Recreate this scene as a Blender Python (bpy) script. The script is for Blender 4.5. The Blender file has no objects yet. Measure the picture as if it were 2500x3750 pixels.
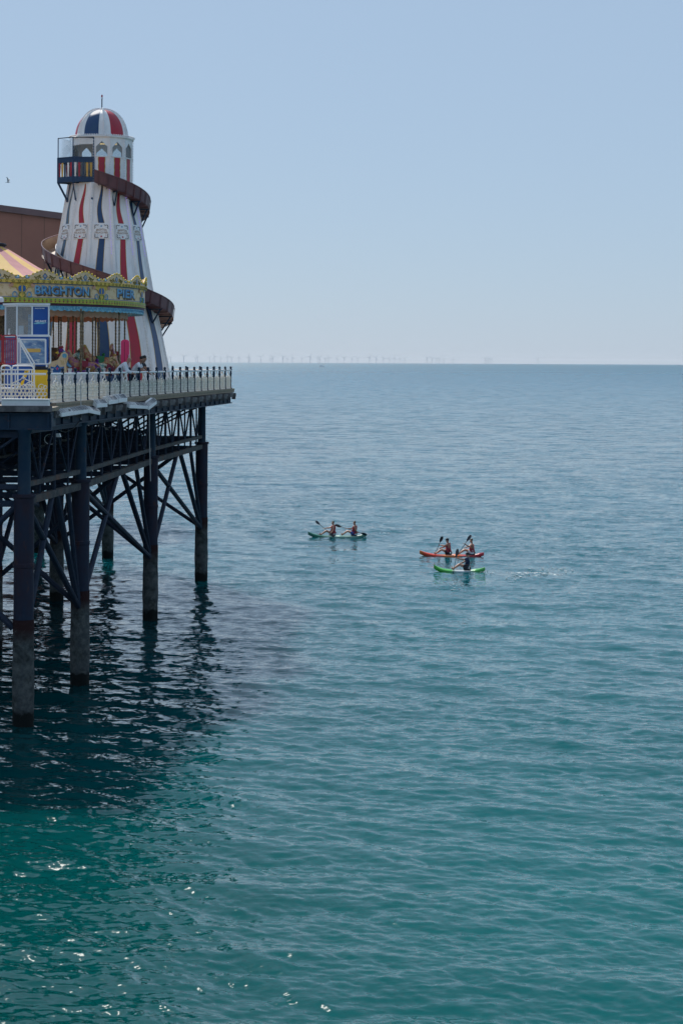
import bpy, bmesh, math, random
import numpy as np
from mathutils import Vector, Matrix
R = math.radians
sc = bpy.context.scene
C = sc.collection
random.seed(7)

# ------------------------------------------------------------------ camera, sky, sun
FPX = 62.0 / 36.0 * 3750.0            # focal length in pixels of the photograph
CAMZ = 12.0
ROLL = R(0.275)
cam_d = bpy.data.cameras.new('camera'); cam = bpy.data.objects.new('camera', cam_d); C.objects.link(cam)
cam_d.sensor_fit = 'VERTICAL'; cam_d.sensor_height = 36; cam_d.sensor_width = 24; cam_d.lens = 62
cam_d.shift_y = -547 / 3750.0
cam_d.clip_start = 0.5; cam_d.clip_end = 200000
cam.location = (0, 0, CAMZ); cam.rotation_euler = (R(90), -ROLL, 0)
sc.camera = cam

SUN_AZ, SUN_EL = -22.0, 42.0           # degrees from +Y towards +X, elevation
w = bpy.data.worlds.new('World'); sc.world = w; w.use_nodes = True
nt = w.node_tree; nt.nodes.clear()
sky = nt.nodes.new('ShaderNodeTexSky'); sky.sky_type = 'NISHITA'; sky.sun_disc = False
sky.sun_elevation = R(SUN_EL); sky.sun_rotation = R(SUN_AZ)
sky.altitude = 0; sky.air_density = 1.0; sky.dust_density = 0.3; sky.ozone_density = 2.2
bg = nt.nodes.new('ShaderNodeBackground'); bg.inputs[1].default_value = 0.066
wo = nt.nodes.new('ShaderNodeOutputWorld')
hzmix = nt.nodes.new('ShaderNodeMix'); hzmix.data_type = 'RGBA'; hzmix.inputs[0].default_value = 0.84     # milky summer haze evens the whole sky out
hzmix.inputs[7].default_value = (3.45, 4.65, 6.25, 1)
nt.links.new(sky.outputs[0], hzmix.inputs[6]); nt.links.new(hzmix.outputs[2], bg.inputs[0]); nt.links.new(bg.outputs[0], wo.inputs[0])
sd = bpy.data.lights.new('sun', 'SUN'); sd.energy = 3.7; sd.angle = R(0.55); sd.color = (1.0, 0.95, 0.87)
so = bpy.data.objects.new('sun', sd); C.objects.link(so)
sv = Vector((math.sin(R(SUN_AZ)) * math.cos(R(SUN_EL)), math.cos(R(SUN_AZ)) * math.cos(R(SUN_EL)), math.sin(R(SUN_EL))))
so.rotation_euler = (-sv).to_track_quat('-Z', 'Y').to_euler(); so.location = (-60, 60, 90)
sc.view_settings.view_transform = 'Standard'; sc.view_settings.look = 'None'
sc.view_settings.gamma = 1; sc.view_settings.exposure = 0.72; sc.view_settings.use_curve_mapping = False
sc.render.engine = 'CYCLES'
sc.cycles.volume_bounces = 0; sc.cycles.max_bounces = 8; sc.cycles.transparent_max_bounces = 12
sc.cycles.sample_clamp_indirect = 4.0; sc.cycles.sample_clamp_direct = 0.5

def W(px, py, s):
    """photo pixel + scale (pixels per metre at that depth) -> world point"""
    u, v = px - 1250.0, py - 1328.0
    c, k = math.cos(ROLL), math.sin(ROLL)
    u0, v0 = u * c + v * k, -u * k + v * c
    return Vector((u0 / s, FPX / s, CAMZ - v0 / s))

# ------------------------------------------------------------------ materials
def mat(name, col, rough=0.6, metal=0.0, spec=0.5):
    m = bpy.data.materials.new(name); m.use_nodes = True
    b = m.node_tree.nodes['Principled BSDF']
    b.inputs['Base Color'].default_value = (*col, 1); b.inputs['Roughness'].default_value = rough
    b.inputs['Metallic'].default_value = metal; b.inputs['Specular IOR Level'].default_value = spec
    return m

def nmat(name, c1, c2, scale=3.0, rough=0.6, lo=0.4, hi=0.65, bump=0.0, detail=6, stretch=(1, 1, 1), metal=0.0, c3=None, s3=9.0, lo3=.58, hi3=.68, bscale=None):
    """two (or three) tone weathered material in object space"""
    m = mat(name, c1, rough, metal); t = m.node_tree; N = t.nodes; L = t.links
    b = N['Principled BSDF']
    tc = N.new('ShaderNodeTexCoord'); mp = N.new('ShaderNodeMapping'); mp.inputs['Scale'].default_value = stretch
    L.new(tc.outputs['Object'], mp.inputs['Vector'])
    def layer(prev, col, sca, a, z):
        n = N.new('ShaderNodeTexNoise'); n.inputs['Scale'].default_value = sca; n.inputs['Detail'].default_value = detail
        n.inputs['Roughness'].default_value = 0.65
        L.new(mp.outputs[0], n.inputs['Vector'])
        mr = N.new('ShaderNodeMapRange'); mr.inputs[1].default_value = a; mr.inputs[2].default_value = z
        L.new(n.outputs['Fac'], mr.inputs[0])
        mx = N.new('ShaderNodeMix'); mx.data_type = 'RGBA'
        L.new(mr.outputs[0], mx.inputs[0])
        if isinstance(prev, tuple): mx.inputs[6].default_value = (*prev, 1)
        else: L.new(prev, mx.inputs[6])
        mx.inputs[7].default_value = (*col, 1)
        return mx.outputs[2]
    o = layer(c1, c2, scale, lo, hi)
    if c3: o = layer(o, c3, s3, lo3, hi3)
    L.new(o, b.inputs['Base Color'])
    if bump:
        n = N.new('ShaderNodeTexNoise'); n.inputs['Scale'].default_value = bscale or scale * 4; n.inputs['Detail'].default_value = 8
        L.new(tc.outputs['Object'], n.inputs['Vector'])
        bp = N.new('ShaderNodeBump'); bp.inputs['Strength'].default_value = min(1, bump); bp.inputs['Distance'].default_value = 0.05
        L.new(n.outputs['Fac'], bp.inputs['Height']); L.new(bp.outputs[0], b.inputs['Normal'])
    return m

def glass(name, tint=(.9, .95, .97), alpha=0.25, rough=0.05):
    m = bpy.data.materials.new(name); m.use_nodes = True; t = m.node_tree; N = t.nodes; L = t.links; N.clear()
    tr = N.new('ShaderNodeBsdfTransparent'); tr.inputs[0].default_value = (*tint, 1)
    gl = N.new('ShaderNodeBsdfGlossy'); gl.inputs[0].default_value = (1, 1, 1, 1); gl.inputs[1].default_value = rough
    df = N.new('ShaderNodeBsdfDiffuse'); df.inputs[0].default_value = (.85, .9, .92, 1)
    m1 = N.new('ShaderNodeMixShader'); m1.inputs[0].default_value = alpha
    L.new(tr.outputs[0], m1.inputs[1]); L.new(df.outputs[0], m1.inputs[2])
    fr = N.new('ShaderNodeFresnel'); fr.inputs[0].default_value = 1.45
    m2 = N.new('ShaderNodeMixShader'); L.new(fr.outputs[0], m2.inputs[0]); L.new(m1.outputs[0], m2.inputs[1]); L.new(gl.outputs[0], m2.inputs[2])
    o = N.new('ShaderNodeOutputMaterial'); L.new(m2.outputs[0], o.inputs[0])
    return m

M = {}
M['white'] = nmat('white_paint', (.80, .80, .80), (.66, .66, .66), 2.2, .5, .45, .75, c3=(.42, .36, .30), s3=7, lo3=.66, hi3=.8)
M['lattice'] = nmat('cream_lattice', (.80, .76, .68), (.66, .62, .54), 6, .45, .42, .66, c3=(.42, .34, .26), s3=9, lo3=.62, hi3=.76)
M['whitebulb'] = mat('bulb_cap', (.8, .8, .82), .2)
M['towerwhite'] = nmat('tower_white', (.84, .83, .83), (.72, .71, .71), 1.3, .45, .4, .7, c3=(.42, .38, .34), s3=5, lo3=.60, hi3=.85, stretch=(2, 2, .45))
M['red'] = nmat('tower_red', (.42, .012, .035), (.30, .02, .04), 2, .4, .45, .7)
M['blue'] = nmat('tower_blue', (.008, .045, .14), (.02, .065, .14), 2, .35, .45, .7)
M['greyblue'] = nmat('glare_blue', (.035, .085, .15), (.07, .12, .16), 2, .35, .45, .7)  # tower blue with grazing sky glare painted into the colour
M['gold'] = mat('ochre_trim', (.50, .32, .06), .5)
M['navy'] = nmat('navy_paint', (.006, .022, .052), (.012, .032, .062), 3, .5, .4, .7)
M['slide'] = nmat('brown_slide', (.135, .058, .066), (.09, .038, .05), 2, .4, .4, .7)
M['slidein'] = nmat('slide_inside', (.30, .20, .13), (.18, .11, .08), 1.5, .4, .4, .7)
M['pile_hi'] = nmat('pile_casing_paint', (.013, .023, .046), (.030, .018, .027), 1.0, .7, .42, .66, bump=.5, stretch=(1, 1, .45), c3=(.075, .03, .018), s3=2.4, lo3=.60, hi3=.78)
M['pile_lo'] = nmat('barnacle_pile', (.055, .066, .070), (.11, .12, .115), 5, .9, .4, .65, bump=1.0, c3=(.02, .026, .024), s3=2.2, lo3=.5, hi3=.68, bscale=24)
M['iron'] = nmat('dark_iron', (.013, .024, .046), (.026, .036, .058), 2, .7, .4, .66, bump=.4, c3=(.075, .03, .018), s3=1.7, lo3=.62, hi3=.78)
M['beam'] = nmat('rusty_beam', (.030, .032, .036), (.075, .075, .07), 3, .8, .42, .62, bump=.6, c3=(.12, .045, .022), s3=1.1, lo3=.55, hi3=.72)
M['girder'] = nmat('girder_paint', (.012, .034, .066), (.024, .045, .072), 2, .6, .4, .66, bump=.3, c3=(.09, .035, .02), s3=2.3, lo3=.62, hi3=.74)
M['wood'] = nmat('weathered_planks', (.30, .24, .17), (.20, .17, .13), 1.2, .85, .4, .66, stretch=(1, 6, 1))
M['woodend'] = nmat('joist_wood', (.07, .065, .07), (.16, .15, .15), 4, .85, .4, .62)
M['brass'] = nmat('twisted_brass', (.24, .17, .085), (.09, .065, .04), 10, .4, .4, .6, metal=.4)
M['cream'] = nmat('painted_cream', (.78, .57, .34), (.62, .42, .18), 5.5, .5, .5, .62, detail=3)
M['ochre'] = nmat('painted_ochre', (.75, .50, .08), (.48, .34, .07), 7, .5, .45, .6, detail=3)
M['olive'] = nmat('painted_olive', (.46, .44, .05), (.32, .34, .04), 6, .5, .45, .6)
M['yellow'] = mat('yellow_bulb', (.85, .60, .03), .3)
M['aqua'] = nmat('aqua_fringe', (.10, .36, .50), (.30, .58, .65), 9, .6, .45, .6)
M['salmon'] = nmat('salmon_valance', (.66, .36, .24), (.58, .30, .2), 2, .7)
M['ltblue'] = nmat('letter_blue', (.20, .44, .60), (.08, .25, .48), 3.0, .5, .42, .6)
M['dkblue'] = mat('letter_deep_blue', (.02, .12, .35), .45)
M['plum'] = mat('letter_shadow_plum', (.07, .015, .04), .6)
M['shade'] = mat('letter_drop_olive', (.22, .17, .03), .6)
M['green'] = mat('paint_green', (.03, .20, .07), .5)
M['crimson'] = mat('paint_crimson', (.28, .02, .04), .5)
M['canvasy'] = nmat('canvas_yellow', (.66, .42, .11), (.58, .34, .08), 1.5, .7)
M['canvasp'] = nmat('canvas_pink', (.48, .19, .19), (.40, .14, .16), 1.5, .7)
M['drum'] = nmat('baroque_panels', (.40, .22, .09), (.10, .05, .035), 2.6, .5, .42, .58, detail=7, c3=(.10, .20, .30), s3=3.5, lo3=.6, hi3=.68)
M['kblue'] = nmat('kiosk_blue', (.004, .085, .36), (.003, .06, .28), .8, .5, .35, .7)
M['kposter'] = nmat('wave_poster', (.20, .33, .48), (.05, .13, .30), 3.5, .35, .4, .62, detail=8, c3=(.46, .52, .56), s3=5, lo3=.55, hi3=.66, stretch=(.7, 1, 1.6))
M['kyellow'] = mat('kiosk_yellow', (.85, .52, .012), .5)
M['balcony'] = nmat('balcony_blue', (.006, .035, .10), (.012, .045, .11), 3, .5, .4, .7)
M['alu'] = mat('pale_aluminium', (.62, .66, .70), .35, .3)
M['tubewhite'] = mat('white_tube', (.68, .72, .76), .35)
M['redtube'] = mat('red_gate', (.36, .015, .03), .4)
M['glass'] = glass('kiosk_glass', (.86, .9, .92), .12)
M['perspex'] = glass('balcony_perspex', (.99, 1, 1), .06)
M['brown'] = nmat('brown_cladding', (.40, .165, .115), (.345, .14, .10), .25, .7, .4, .65)
M['joint'] = mat('cladding_joint', (.24, .115, .08), .7)
M['brownroof'] = nmat('brown_roof_edge', (.22, .13, .13), (.18, .105, .105), .6, .7)
M['pink'] = mat('pink_plastic', (.80, .03, .14), .35)
M['redpost'] = mat('red_post', (.40, .012, .03), .4)
M['skin'] = nmat('skin', (.42, .22, .15), (.36, .17, .11), 9, .55)
M['skin2'] = nmat('tanned_skin', (.33, .16, .10), (.28, .13, .085), 9, .55)
M['hair'] = mat('dark_hair', (.015, .010, .008), .6)
M['blonde'] = nmat('blonde_curls', (.52, .36, .17), (.30, .19, .09), 22, .6)
M['whitetee'] = nmat('white_cotton', (.74, .76, .80), (.62, .64, .68), 5, .8)
M['maroon'] = mat('maroon_cotton', (.14, .008, .03), .8)
M['denim'] = nmat('denim', (.06, .10, .20), (.10, .15, .26), 8, .8)
M['darkcloth'] = mat('dark_cloth', (.012, .016, .028), .8)
M['bluecloth'] = mat('blue_cloth', (.02, .07, .30), .7)
M['vestred'] = nmat('red_buoyancy_vest', (.28, .01, .025), (.22, .008, .02), 8, .65)
M['vestnavy'] = mat('navy_buoyancy_vest', (.01, .025, .08), .65)
M['paddle'] = mat('black_paddle', (.012, .018, .028), .3)
M['gull'] = nmat('gull_feathers', (.55, .55, .55), (.35, .34, .34), 6, .7)
M['gulldark'] = mat('gull_wing_tip', (.06, .065, .08), .7)
M['turbine'] = mat('turbine_white', (.55, .57, .60), .5)
M['rope'] = mat('hanging_rope', (.45, .45, .45), .8)
M['foam_and_glints'] = mat('foam_glint_white', (.75, .80, .80), .6)
M['blackrub'] = mat('black_rubber', (.01, .01, .012), .6)
M['lampglow'] = mat('warm_lamp', (.8, .5, .1), .4)
b_ = M['lampglow'].node_tree.nodes['Principled BSDF']; b_.inputs['Emission Color'].default_value = (1, .68, .25, 1); b_.inputs['Emission Strength'].default_value = .45
M['led'] = mat('violet_led', (.45, .4, .8), .3)
b_ = M['led'].node_tree.nodes['Principled BSDF']; b_.inputs['Emission Color'].default_value = (.35, .25, 1, 1); b_.inputs['Emission Strength'].default_value = .35

for k_ in ('pile_hi', 'iron', 'girder', 'pile_lo', 'navy'): M[k_].node_tree.nodes['Principled BSDF'].inputs['Specular IOR Level'].default_value = .22
# ------------------------------------------------------------------ mesh builder
class MB:
    def __init__(s): s.v = []; s.f = []; s.mi = []; s.cur = 0
    def add(s, vs, fs):
        o = len(s.v); s.v += [tuple(p) for p in vs]; s.f += [tuple(i + o for i in f) for f in fs]; s.mi += [s.cur] * len(fs); return s
    def mesh(s, vs_fs): return s.add(*vs_fs)
    def box(s, c, d, rz=0):
        x, y, z = d[0] / 2, d[1] / 2, d[2] / 2; ca, sa = math.cos(rz), math.sin(rz); vs = []
        for k in (-1, 1):
            for a, b in ((-1, -1), (1, -1), (1, 1), (-1, 1)):
                X, Y = a * x, b * y; vs.append((c[0] + X * ca - Y * sa, c[1] + X * sa + Y * ca, c[2] + k * z))
        return s.add(vs, [(3, 2, 1, 0), (4, 5, 6, 7), (0, 1, 5, 4), (1, 2, 6, 5), (2, 3, 7, 6), (3, 0, 4, 7)])
    def frame_axes(s, p, q):
        d = (Vector(q) - Vector(p)).normalized(); up = Vector((0, 0, 1)) if abs(d.z) < .95 else Vector((0, 1, 0))
        a = d.cross(up).normalized(); b = a.cross(d).normalized(); return a, b
    def beam(s, p, q, wd, h):
        a, b = s.frame_axes(p, q); vs = []
        for e in (Vector(p), Vector(q)):
            for i, j in ((-1, -1), (1, -1), (1, 1), (-1, 1)): vs.append(e + a * (i * wd / 2) + b * (j * h / 2))
        return s.add(vs, [(3, 2, 1, 0), (4, 5, 6, 7), (0, 1, 5, 4), (1, 2, 6, 5), (2, 3, 7, 6), (3, 0, 4, 7)])
    def tube(s, p, q, r0, r1=None, n=8, cap=True):
        return s.path([p, q], [r0, r0 if r1 is None else r1], n, cap)
    def path(s, pts, rad, n=8, cap=True, closed=False):
        pts = [Vector(p) for p in pts]; m = len(pts)
        if not isinstance(rad, (list, tuple)): rad = [rad] * m
        vs = []; pa = None
        for i, p in enumerate(pts):
            if closed: d = pts[(i + 1) % m] - pts[i - 1]
            else: d = pts[min(i + 1, m - 1)] - pts[max(i - 1, 0)]
            d.normalize()
            if pa is None:
                up = Vector((0, 0, 1)) if abs(d.z) < .95 else Vector((0, 1, 0)); a = d.cross(up).normalized()
            else:
                a = pa - d * pa.dot(d); a.normalize()
            pa = a; b = a.cross(d)
            for k in range(n):
                t = 2 * math.pi * k / n; vs.append(p + a * (rad[i] * math.cos(t)) + b * (rad[i] * math.sin(t)))
        fs = []
        for i in range(m if closed else m - 1):
            j = (i + 1) % m
            for k in range(n): fs.append((i * n + k, i * n + (k + 1) % n, j * n + (k + 1) % n, j * n + k))
        if cap and not closed: fs += [tuple(range(n - 1, -1, -1)), tuple((m - 1) * n + k for k in range(n))]
        return s.add(vs, fs)
    def lathe(s, prof, n=16, c=(0, 0, 0), a0=0, a1=360, off=0):
        """prof: list of (r, z)"""
        full = abs(a1 - a0) >= 360; k = n if full else n + 1; vs = []
        for r, z in prof:
            for i in range(k):
                t = R(a0 + off + (a1 - a0) * i / n); vs.append((c[0] + r * math.sin(t), c[1] - r * math.cos(t), c[2] + z))
        fs = []
        for j in range(len(prof) - 1):
            for i in range(n): i2 = (i + 1) % k; fs.append((j * k + i, j * k + i2, (j + 1) * k + i2, (j + 1) * k + i))
        return s.add(vs, fs)
    def ball(s, c, r, n=6, m=4, sc=(1, 1, 1)):
        vs = [(c[0], c[1], c[2] - r * sc[2])]
        for j in range(1, m):
            t = math.pi * j / m - math.pi / 2
            for i in range(n): a = 2 * math.pi * i / n; vs.append((c[0] + r * sc[0] * math.cos(t) * math.cos(a), c[1] + r * sc[1] * math.cos(t) * math.sin(a), c[2] + r * sc[2] * math.sin(t)))
        vs.append((c[0], c[1], c[2] + r * sc[2])); T = len(vs) - 1; fs = []
        for i in range(n): fs.append((0, 1 + (i + 1) % n, 1 + i)); fs.append((T, T - n + i, T - n + (i + 1) % n))
        for j in range(m - 2):
            for i in range(n): fs.append((1 + j * n + i, 1 + j * n + (i + 1) % n, 1 + (j + 1) * n + (i + 1) % n, 1 + (j + 1) * n + i))
        return s.add(vs, fs)
    def prism(s, poly, fn0, fn1):
        """polygon (list of 2D) mapped by fn0 (one side) and fn1 (other side)"""
        n = len(poly); vs = [fn0(*p) for p in poly] + [fn1(*p) for p in poly]
        fs = [tuple(range(n)), tuple(range(2 * n - 1, n - 1, -1))] + [(i, n + i, n + (i + 1) % n, (i + 1) % n) for i in range(n)]
        return s.add(vs, fs)
    def torus(s, c, r, t, ax, ay, n=8, m=4):
        pts = [Vector(c) + Vector(ax) * (r * math.cos(2 * math.pi * i / n)) + Vector(ay) * (r * math.sin(2 * math.pi * i / n)) for i in range(n)]
        return s.path(pts, t, m, closed=True)
    def data(s, name, mats, smooth=False, org=None):
        me = bpy.data.meshes.new(name); vs = s.v
        if org is not None: vs = [(p[0] - org[0], p[1] - org[1], p[2] - org[2]) for p in s.v]
        me.from_pydata(vs, [], s.f)
        for m in (mats if isinstance(mats, (list, tuple)) else [mats]): me.materials.append(M[m] if isinstance(m, str) else m)
        me.polygons.foreach_set('material_index', s.mi)
        me.update()
        bm = bmesh.new(); bm.from_mesh(me); bmesh.ops.recalc_face_normals(bm, faces=bm.faces); bm.to_mesh(me); bm.free()
        if smooth:
            me.polygons.foreach_set('use_smooth', [True] * len(me.polygons))
            try: me.set_sharp_from_angle(angle=R(40))
            except Exception: pass
        return me

ORG = {}
def thing(name, label, cat, loc=(0, 0, 0), rz=0, group=None):
    o = bpy.data.objects.new(name, None); C.objects.link(o); o.location = loc; o.rotation_euler = (0, 0, rz)
    o.empty_display_size = .2
    o['label'] = label; o['category'] = cat
    if group: o['group'] = group
    ORG[o.name] = Vector(loc); return o
def link(name, me, parent=None, loc=None, rz=None):
    o = bpy.data.objects.new(name, me); C.objects.link(o)
    if parent:
        o.parent = parent; ORG[o.name] = ORG.get(parent.name, Vector((0, 0, 0)))
    if loc is not None: o.location = loc
    if rz is not None: o.rotation_euler = (0, 0, rz)
    return o
def part(name, mb, mats, parent, smooth=False, world=False, loc=None, rz=None):
    me = mb.data(name, mats, smooth, ORG[parent.name] if world else None)
    return link(name, me, parent, loc, rz)
def tag(o, label, cat, group=None):
    o['label'] = label; o['category'] = cat
    if group: o['group'] = group
    return o
def struct(o, kind='structure'): o['kind'] = kind; return o

def textmesh(body, size, offset=0.0, depth=0.0):
    cu = bpy.data.curves.new('lettering', 'FONT'); cu.body = body; cu.size = size; cu.align_x = 'CENTER'; cu.align_y = 'CENTER'
    cu.resolution_u = 2; cu.offset = offset; cu.extrude = depth
    o = bpy.data.objects.new('lettering', cu); C.objects.link(o)
    dg = bpy.context.evaluated_depsgraph_get(); dg.update()
    me = bpy.data.meshes.new_from_object(o.evaluated_get(dg))
    vs = [tuple(v.co) for v in me.vertices]; fs = [tuple(p.vertices) for p in me.polygons]
    bpy.data.objects.remove(o); bpy.data.curves.remove(cu); bpy.data.meshes.remove(me)
    return vs, fs

def skinmesh(joints, edges, levels=1, root=0):
    """joints: list of ((x,y,z), rx, ry)"""
    me = bpy.data.meshes.new('skin'); me.from_pydata([j[0] for j in joints], edges, [])
    o = bpy.data.objects.new('skin', me); C.objects.link(o)
    md = o.modifiers.new('s', 'SKIN')
    if not me.skin_vertices: me.attributes  # layer is made by the modifier context
    bm = bmesh.new(); bm.from_mesh(me); lay = bm.verts.layers.skin.verify(); bm.verts.ensure_lookup_table()
    for i, j in enumerate(joints):
        bm.verts[i][lay].radius = (j[1], j[2] if len(j) > 2 else j[1]); bm.verts[i][lay].use_root = (i == root)
    bm.to_mesh(me); bm.free()
    md.use_smooth_shade = True
    sb = o.modifiers.new('d', 'SUBSURF'); sb.levels = levels; sb.render_levels = levels
    dg = bpy.context.evaluated_depsgraph_get(); dg.update()
    r = bpy.data.meshes.new_from_object(o.evaluated_get(dg))
    vs = [tuple(v.co) for v in r.vertices]; fs = [tuple(p.vertices) for p in r.polygons]
    bpy.data.objects.remove(o); bpy.data.meshes.remove(me); bpy.data.meshes.remove(r)
    return vs, fs

# ------------------------------------------------------------------ sea
def wave_tile(L, n, lam_p, lam_min, lam_max, slope, wind, spread, seed, ex=-4.0):
    rng = np.random.default_rng(seed)
    k = 2 * np.pi * np.fft.fftfreq(n, L / n); kx, ky = np.meshgrid(k, k); kk = np.hypot(kx, ky); kk[0, 0] = 1
    kp = 2 * np.pi / lam_p
    S = kk ** ex * np.exp(-1.25 * (kp / kk) ** 2)
    th = np.arctan2(ky, kx) - wind
    S *= (np.cos(th / 2) ** 2) ** spread
    lam = 2 * np.pi / kk; S[(lam < lam_min) | (lam > lam_max)] = 0; S[0, 0] = 0
    ph = rng.normal(size=(n, n)) + 1j * rng.normal(size=(n, n))
    H = ph * np.sqrt(S)
    h = np.fft.ifft2(H).real
    gx = np.fft.ifft2(1j * kx * H).real; gy = np.fft.ifft2(1j * ky * H).real
    g = slope / math.sqrt((gx ** 2 + gy ** 2).mean())
    dx = np.fft.ifft2(-1j * kx / kk * H).real; dy = np.fft.ifft2(-1j * ky / kk * H).real
    return h * g, dx * g, dy * g, L, n
WIND = R(248)
RIP = (.45, 1.1, .8, 1.5)          # ripple slope gains: fine x, y, long x, y
T1 = wave_tile(61.0, 512, 4.4, .40, 20.0, .11, WIND, 9, 3)
T2 = wave_tile(23.7, 512, .85, .16, 2.6, .16, R(260), 6, 9, -3.3)
def samp(T, a, x, y):
    L, n = T[3], T[4]; fx = (x / L * n) % n; fy = (y / L * n) % n
    i = np.floor(fx).astype(int) % n; j = np.floor(fy).astype(int) % n; u = fx - np.floor(fx); v = fy - np.floor(fy); i2 = (i + 1) % n; j2 = (j + 1) % n
    g = T[a]
    return g[j, i] * (1 - u) * (1 - v) + g[j, i2] * u * (1 - v) + g[j2, i] * (1 - u) * v + g[j2, i2] * u * v
def sea_disp(X, Y):
    f1 = np.clip((420 - Y) / 260, 0, 1); f2 = np.clip((150 - Y) / 90, 0, 1)
    f1 = f1 * np.clip((Y - 12) / 10, 0, 1); f2 = f2 * np.clip((Y - 12) / 10, 0, 1)
    ca, sa = math.cos(.31), math.sin(.31); X2, Y2 = X * ca - Y * sa, X * sa + Y * ca
    h = f1 * samp(T1, 0, X, Y) + f2 * samp(T2, 0, X2, Y2)
    dx = .45 * f1 * samp(T1, 1, X, Y); dy = .45 * f1 * samp(T1, 2, X, Y)
    return dx, dy, h
def make_sea():
    fh = FPX / 3750 * 1024 * CAMZ
    dips = np.arange(fh / 26.0, fh / 170.0, -0.95)
    ys = list(fh / dips); y = ys[-1]; st = y - ys[-2]
    while y < 900: y += st; st *= 1.03; ys.append(y)
    while y < 60000: y *= 1.18; ys.append(min(y, 60000))
    ys = [-400, -120, -40, 0, 10, 16, 20, 23] + ys
    Y1 = np.array(ys)
    u = list(np.linspace(-.235, .235, 430)); ext = [.25, .28, .33, .42, .6, 1, 2, 5, 14, 40]
    U = np.array([-e for e in reversed(ext)] + u + ext)
    X = U[None, :] * np.maximum(Y1, 24)[:, None]; X = np.clip(X, -60000, 60000); Yg = np.repeat(Y1[:, None], len(U), 1)
    dx, dy, h = sea_disp(X, Yg)
    inside = (np.abs(U) <= .24)[None, :]
    co = np.stack([X + dx * inside, Yg + dy * inside, h * inside], -1).reshape(-1, 3)
    nr, nc = X.shape; a = np.arange(nr * nc).reshape(nr, nc)
    q = np.stack([a[:-1, :-1], a[:-1, 1:], a[1:, 1:], a[1:, :-1]], -1).reshape(-1, 4)
    me = bpy.data.meshes.new('sea'); me.vertices.add(len(co)); me.vertices.foreach_set('co', co.astype(np.float32).ravel())
    me.loops.add(q.size); me.loops.foreach_set('vertex_index', q.astype(np.int32).ravel())
    me.polygons.add(len(q)); me.polygons.foreach_set('loop_start', np.arange(0, q.size, 4, dtype=np.int32))
    me.update(calc_edges=True); me.polygons.foreach_set('use_smooth', [True] * len(q))
    m = bpy.data.materials.new('sea_water'); m.use_nodes = True; t = m.node_tree; N = t.nodes; L = t.links
    b = N['Principled BSDF']; b.inputs['Roughness'].default_value = .06; b.inputs['IOR'].default_value = 1.37
    tc = N.new('ShaderNodeTexCoord')
    n0 = N.new('ShaderNodeTexNoise'); n0.inputs['Scale'].default_value = .035; n0.inputs['Detail'].default_value = 3; L.new(tc.outputs['Object'], n0.inputs['Vector'])
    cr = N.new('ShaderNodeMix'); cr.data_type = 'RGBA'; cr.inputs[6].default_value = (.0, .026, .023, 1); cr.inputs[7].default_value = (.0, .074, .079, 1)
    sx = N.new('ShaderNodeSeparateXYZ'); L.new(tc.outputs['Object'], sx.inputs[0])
    wd = N.new('ShaderNodeMapRange'); wd.inputs[1].default_value = -14; wd.inputs[2].default_value = 5; wd.inputs[3].default_value = -.35; wd.inputs[4].default_value = .35; L.new(sx.outputs['X'], wd.inputs[0])     # darker bottom tone towards the pier, with its fading shade painted in
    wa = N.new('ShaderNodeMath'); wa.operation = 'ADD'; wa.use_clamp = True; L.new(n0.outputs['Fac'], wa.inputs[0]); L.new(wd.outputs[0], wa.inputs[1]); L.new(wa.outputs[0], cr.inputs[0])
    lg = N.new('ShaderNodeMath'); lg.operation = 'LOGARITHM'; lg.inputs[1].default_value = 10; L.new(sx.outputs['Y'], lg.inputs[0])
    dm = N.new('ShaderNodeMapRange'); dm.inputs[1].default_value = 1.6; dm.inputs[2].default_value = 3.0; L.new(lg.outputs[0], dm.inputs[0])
    dp = N.new('ShaderNodeMix'); dp.data_type = 'RGBA'; L.new(dm.outputs[0], dp.inputs[0]); L.new(cr.outputs[2], dp.inputs[6]); dp.inputs[7].default_value = (.0, .075, .125, 1)   # green shallows, bluer deep water with reflected high sky painted in
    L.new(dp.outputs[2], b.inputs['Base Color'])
    # fine ripples below the size of the modelled waves: slopes from noise, added to the surface normal
    b.subsurface_method = 'BURLEY'; b.inputs['Subsurface Weight'].default_value = 1.0; b.inputs['Subsurface Radius'].default_value = (.6, 1.0, 1.0); b.inputs['Subsurface Scale'].default_value = 5.0
    geo = N.new('ShaderNodeNewGeometry')
    def slope(scale, st, det, kx, ky):
        mp = N.new('ShaderNodeMapping'); mp.inputs['Scale'].default_value = st; mp.inputs['Rotation'].default_value = (0, 0, R(-14)); L.new(tc.outputs['Object'], mp.inputs['Vector'])
        n = N.new('ShaderNodeTexNoise'); n.inputs['Scale'].default_value = scale; n.inputs['Detail'].default_value = det; n.inputs['Roughness'].default_value = .6
        L.new(mp.outputs[0], n.inputs['Vector'])
        sb = N.new('ShaderNodeVectorMath'); sb.operation = 'SUBTRACT'; sb.inputs[1].default_value = (.5, .5, .5); L.new(n.outputs['Color'], sb.inputs[0])
        ml = N.new('ShaderNodeVectorMath'); ml.operation = 'MULTIPLY'; ml.inputs[1].default_value = (kx, ky, 0); L.new(sb.outputs[0], ml.inputs[0]); return ml.outputs[0]
    f1 = slope(4.2, (.42, 1.35, 1), 4, RIP[0], RIP[1]); f2 = slope(.55, (.5, 1.2, 1), 5, RIP[2], RIP[3])
    # the longer waves come in where the mesh no longer carries them
    mr = N.new('ShaderNodeMapRange'); mr.inputs[1].default_value = 60; mr.inputs[2].default_value = 330; mr.inputs[3].default_value = .12; mr.inputs[4].default_value = 1; L.new(sx.outputs['Y'], mr.inputs[0])
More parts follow.
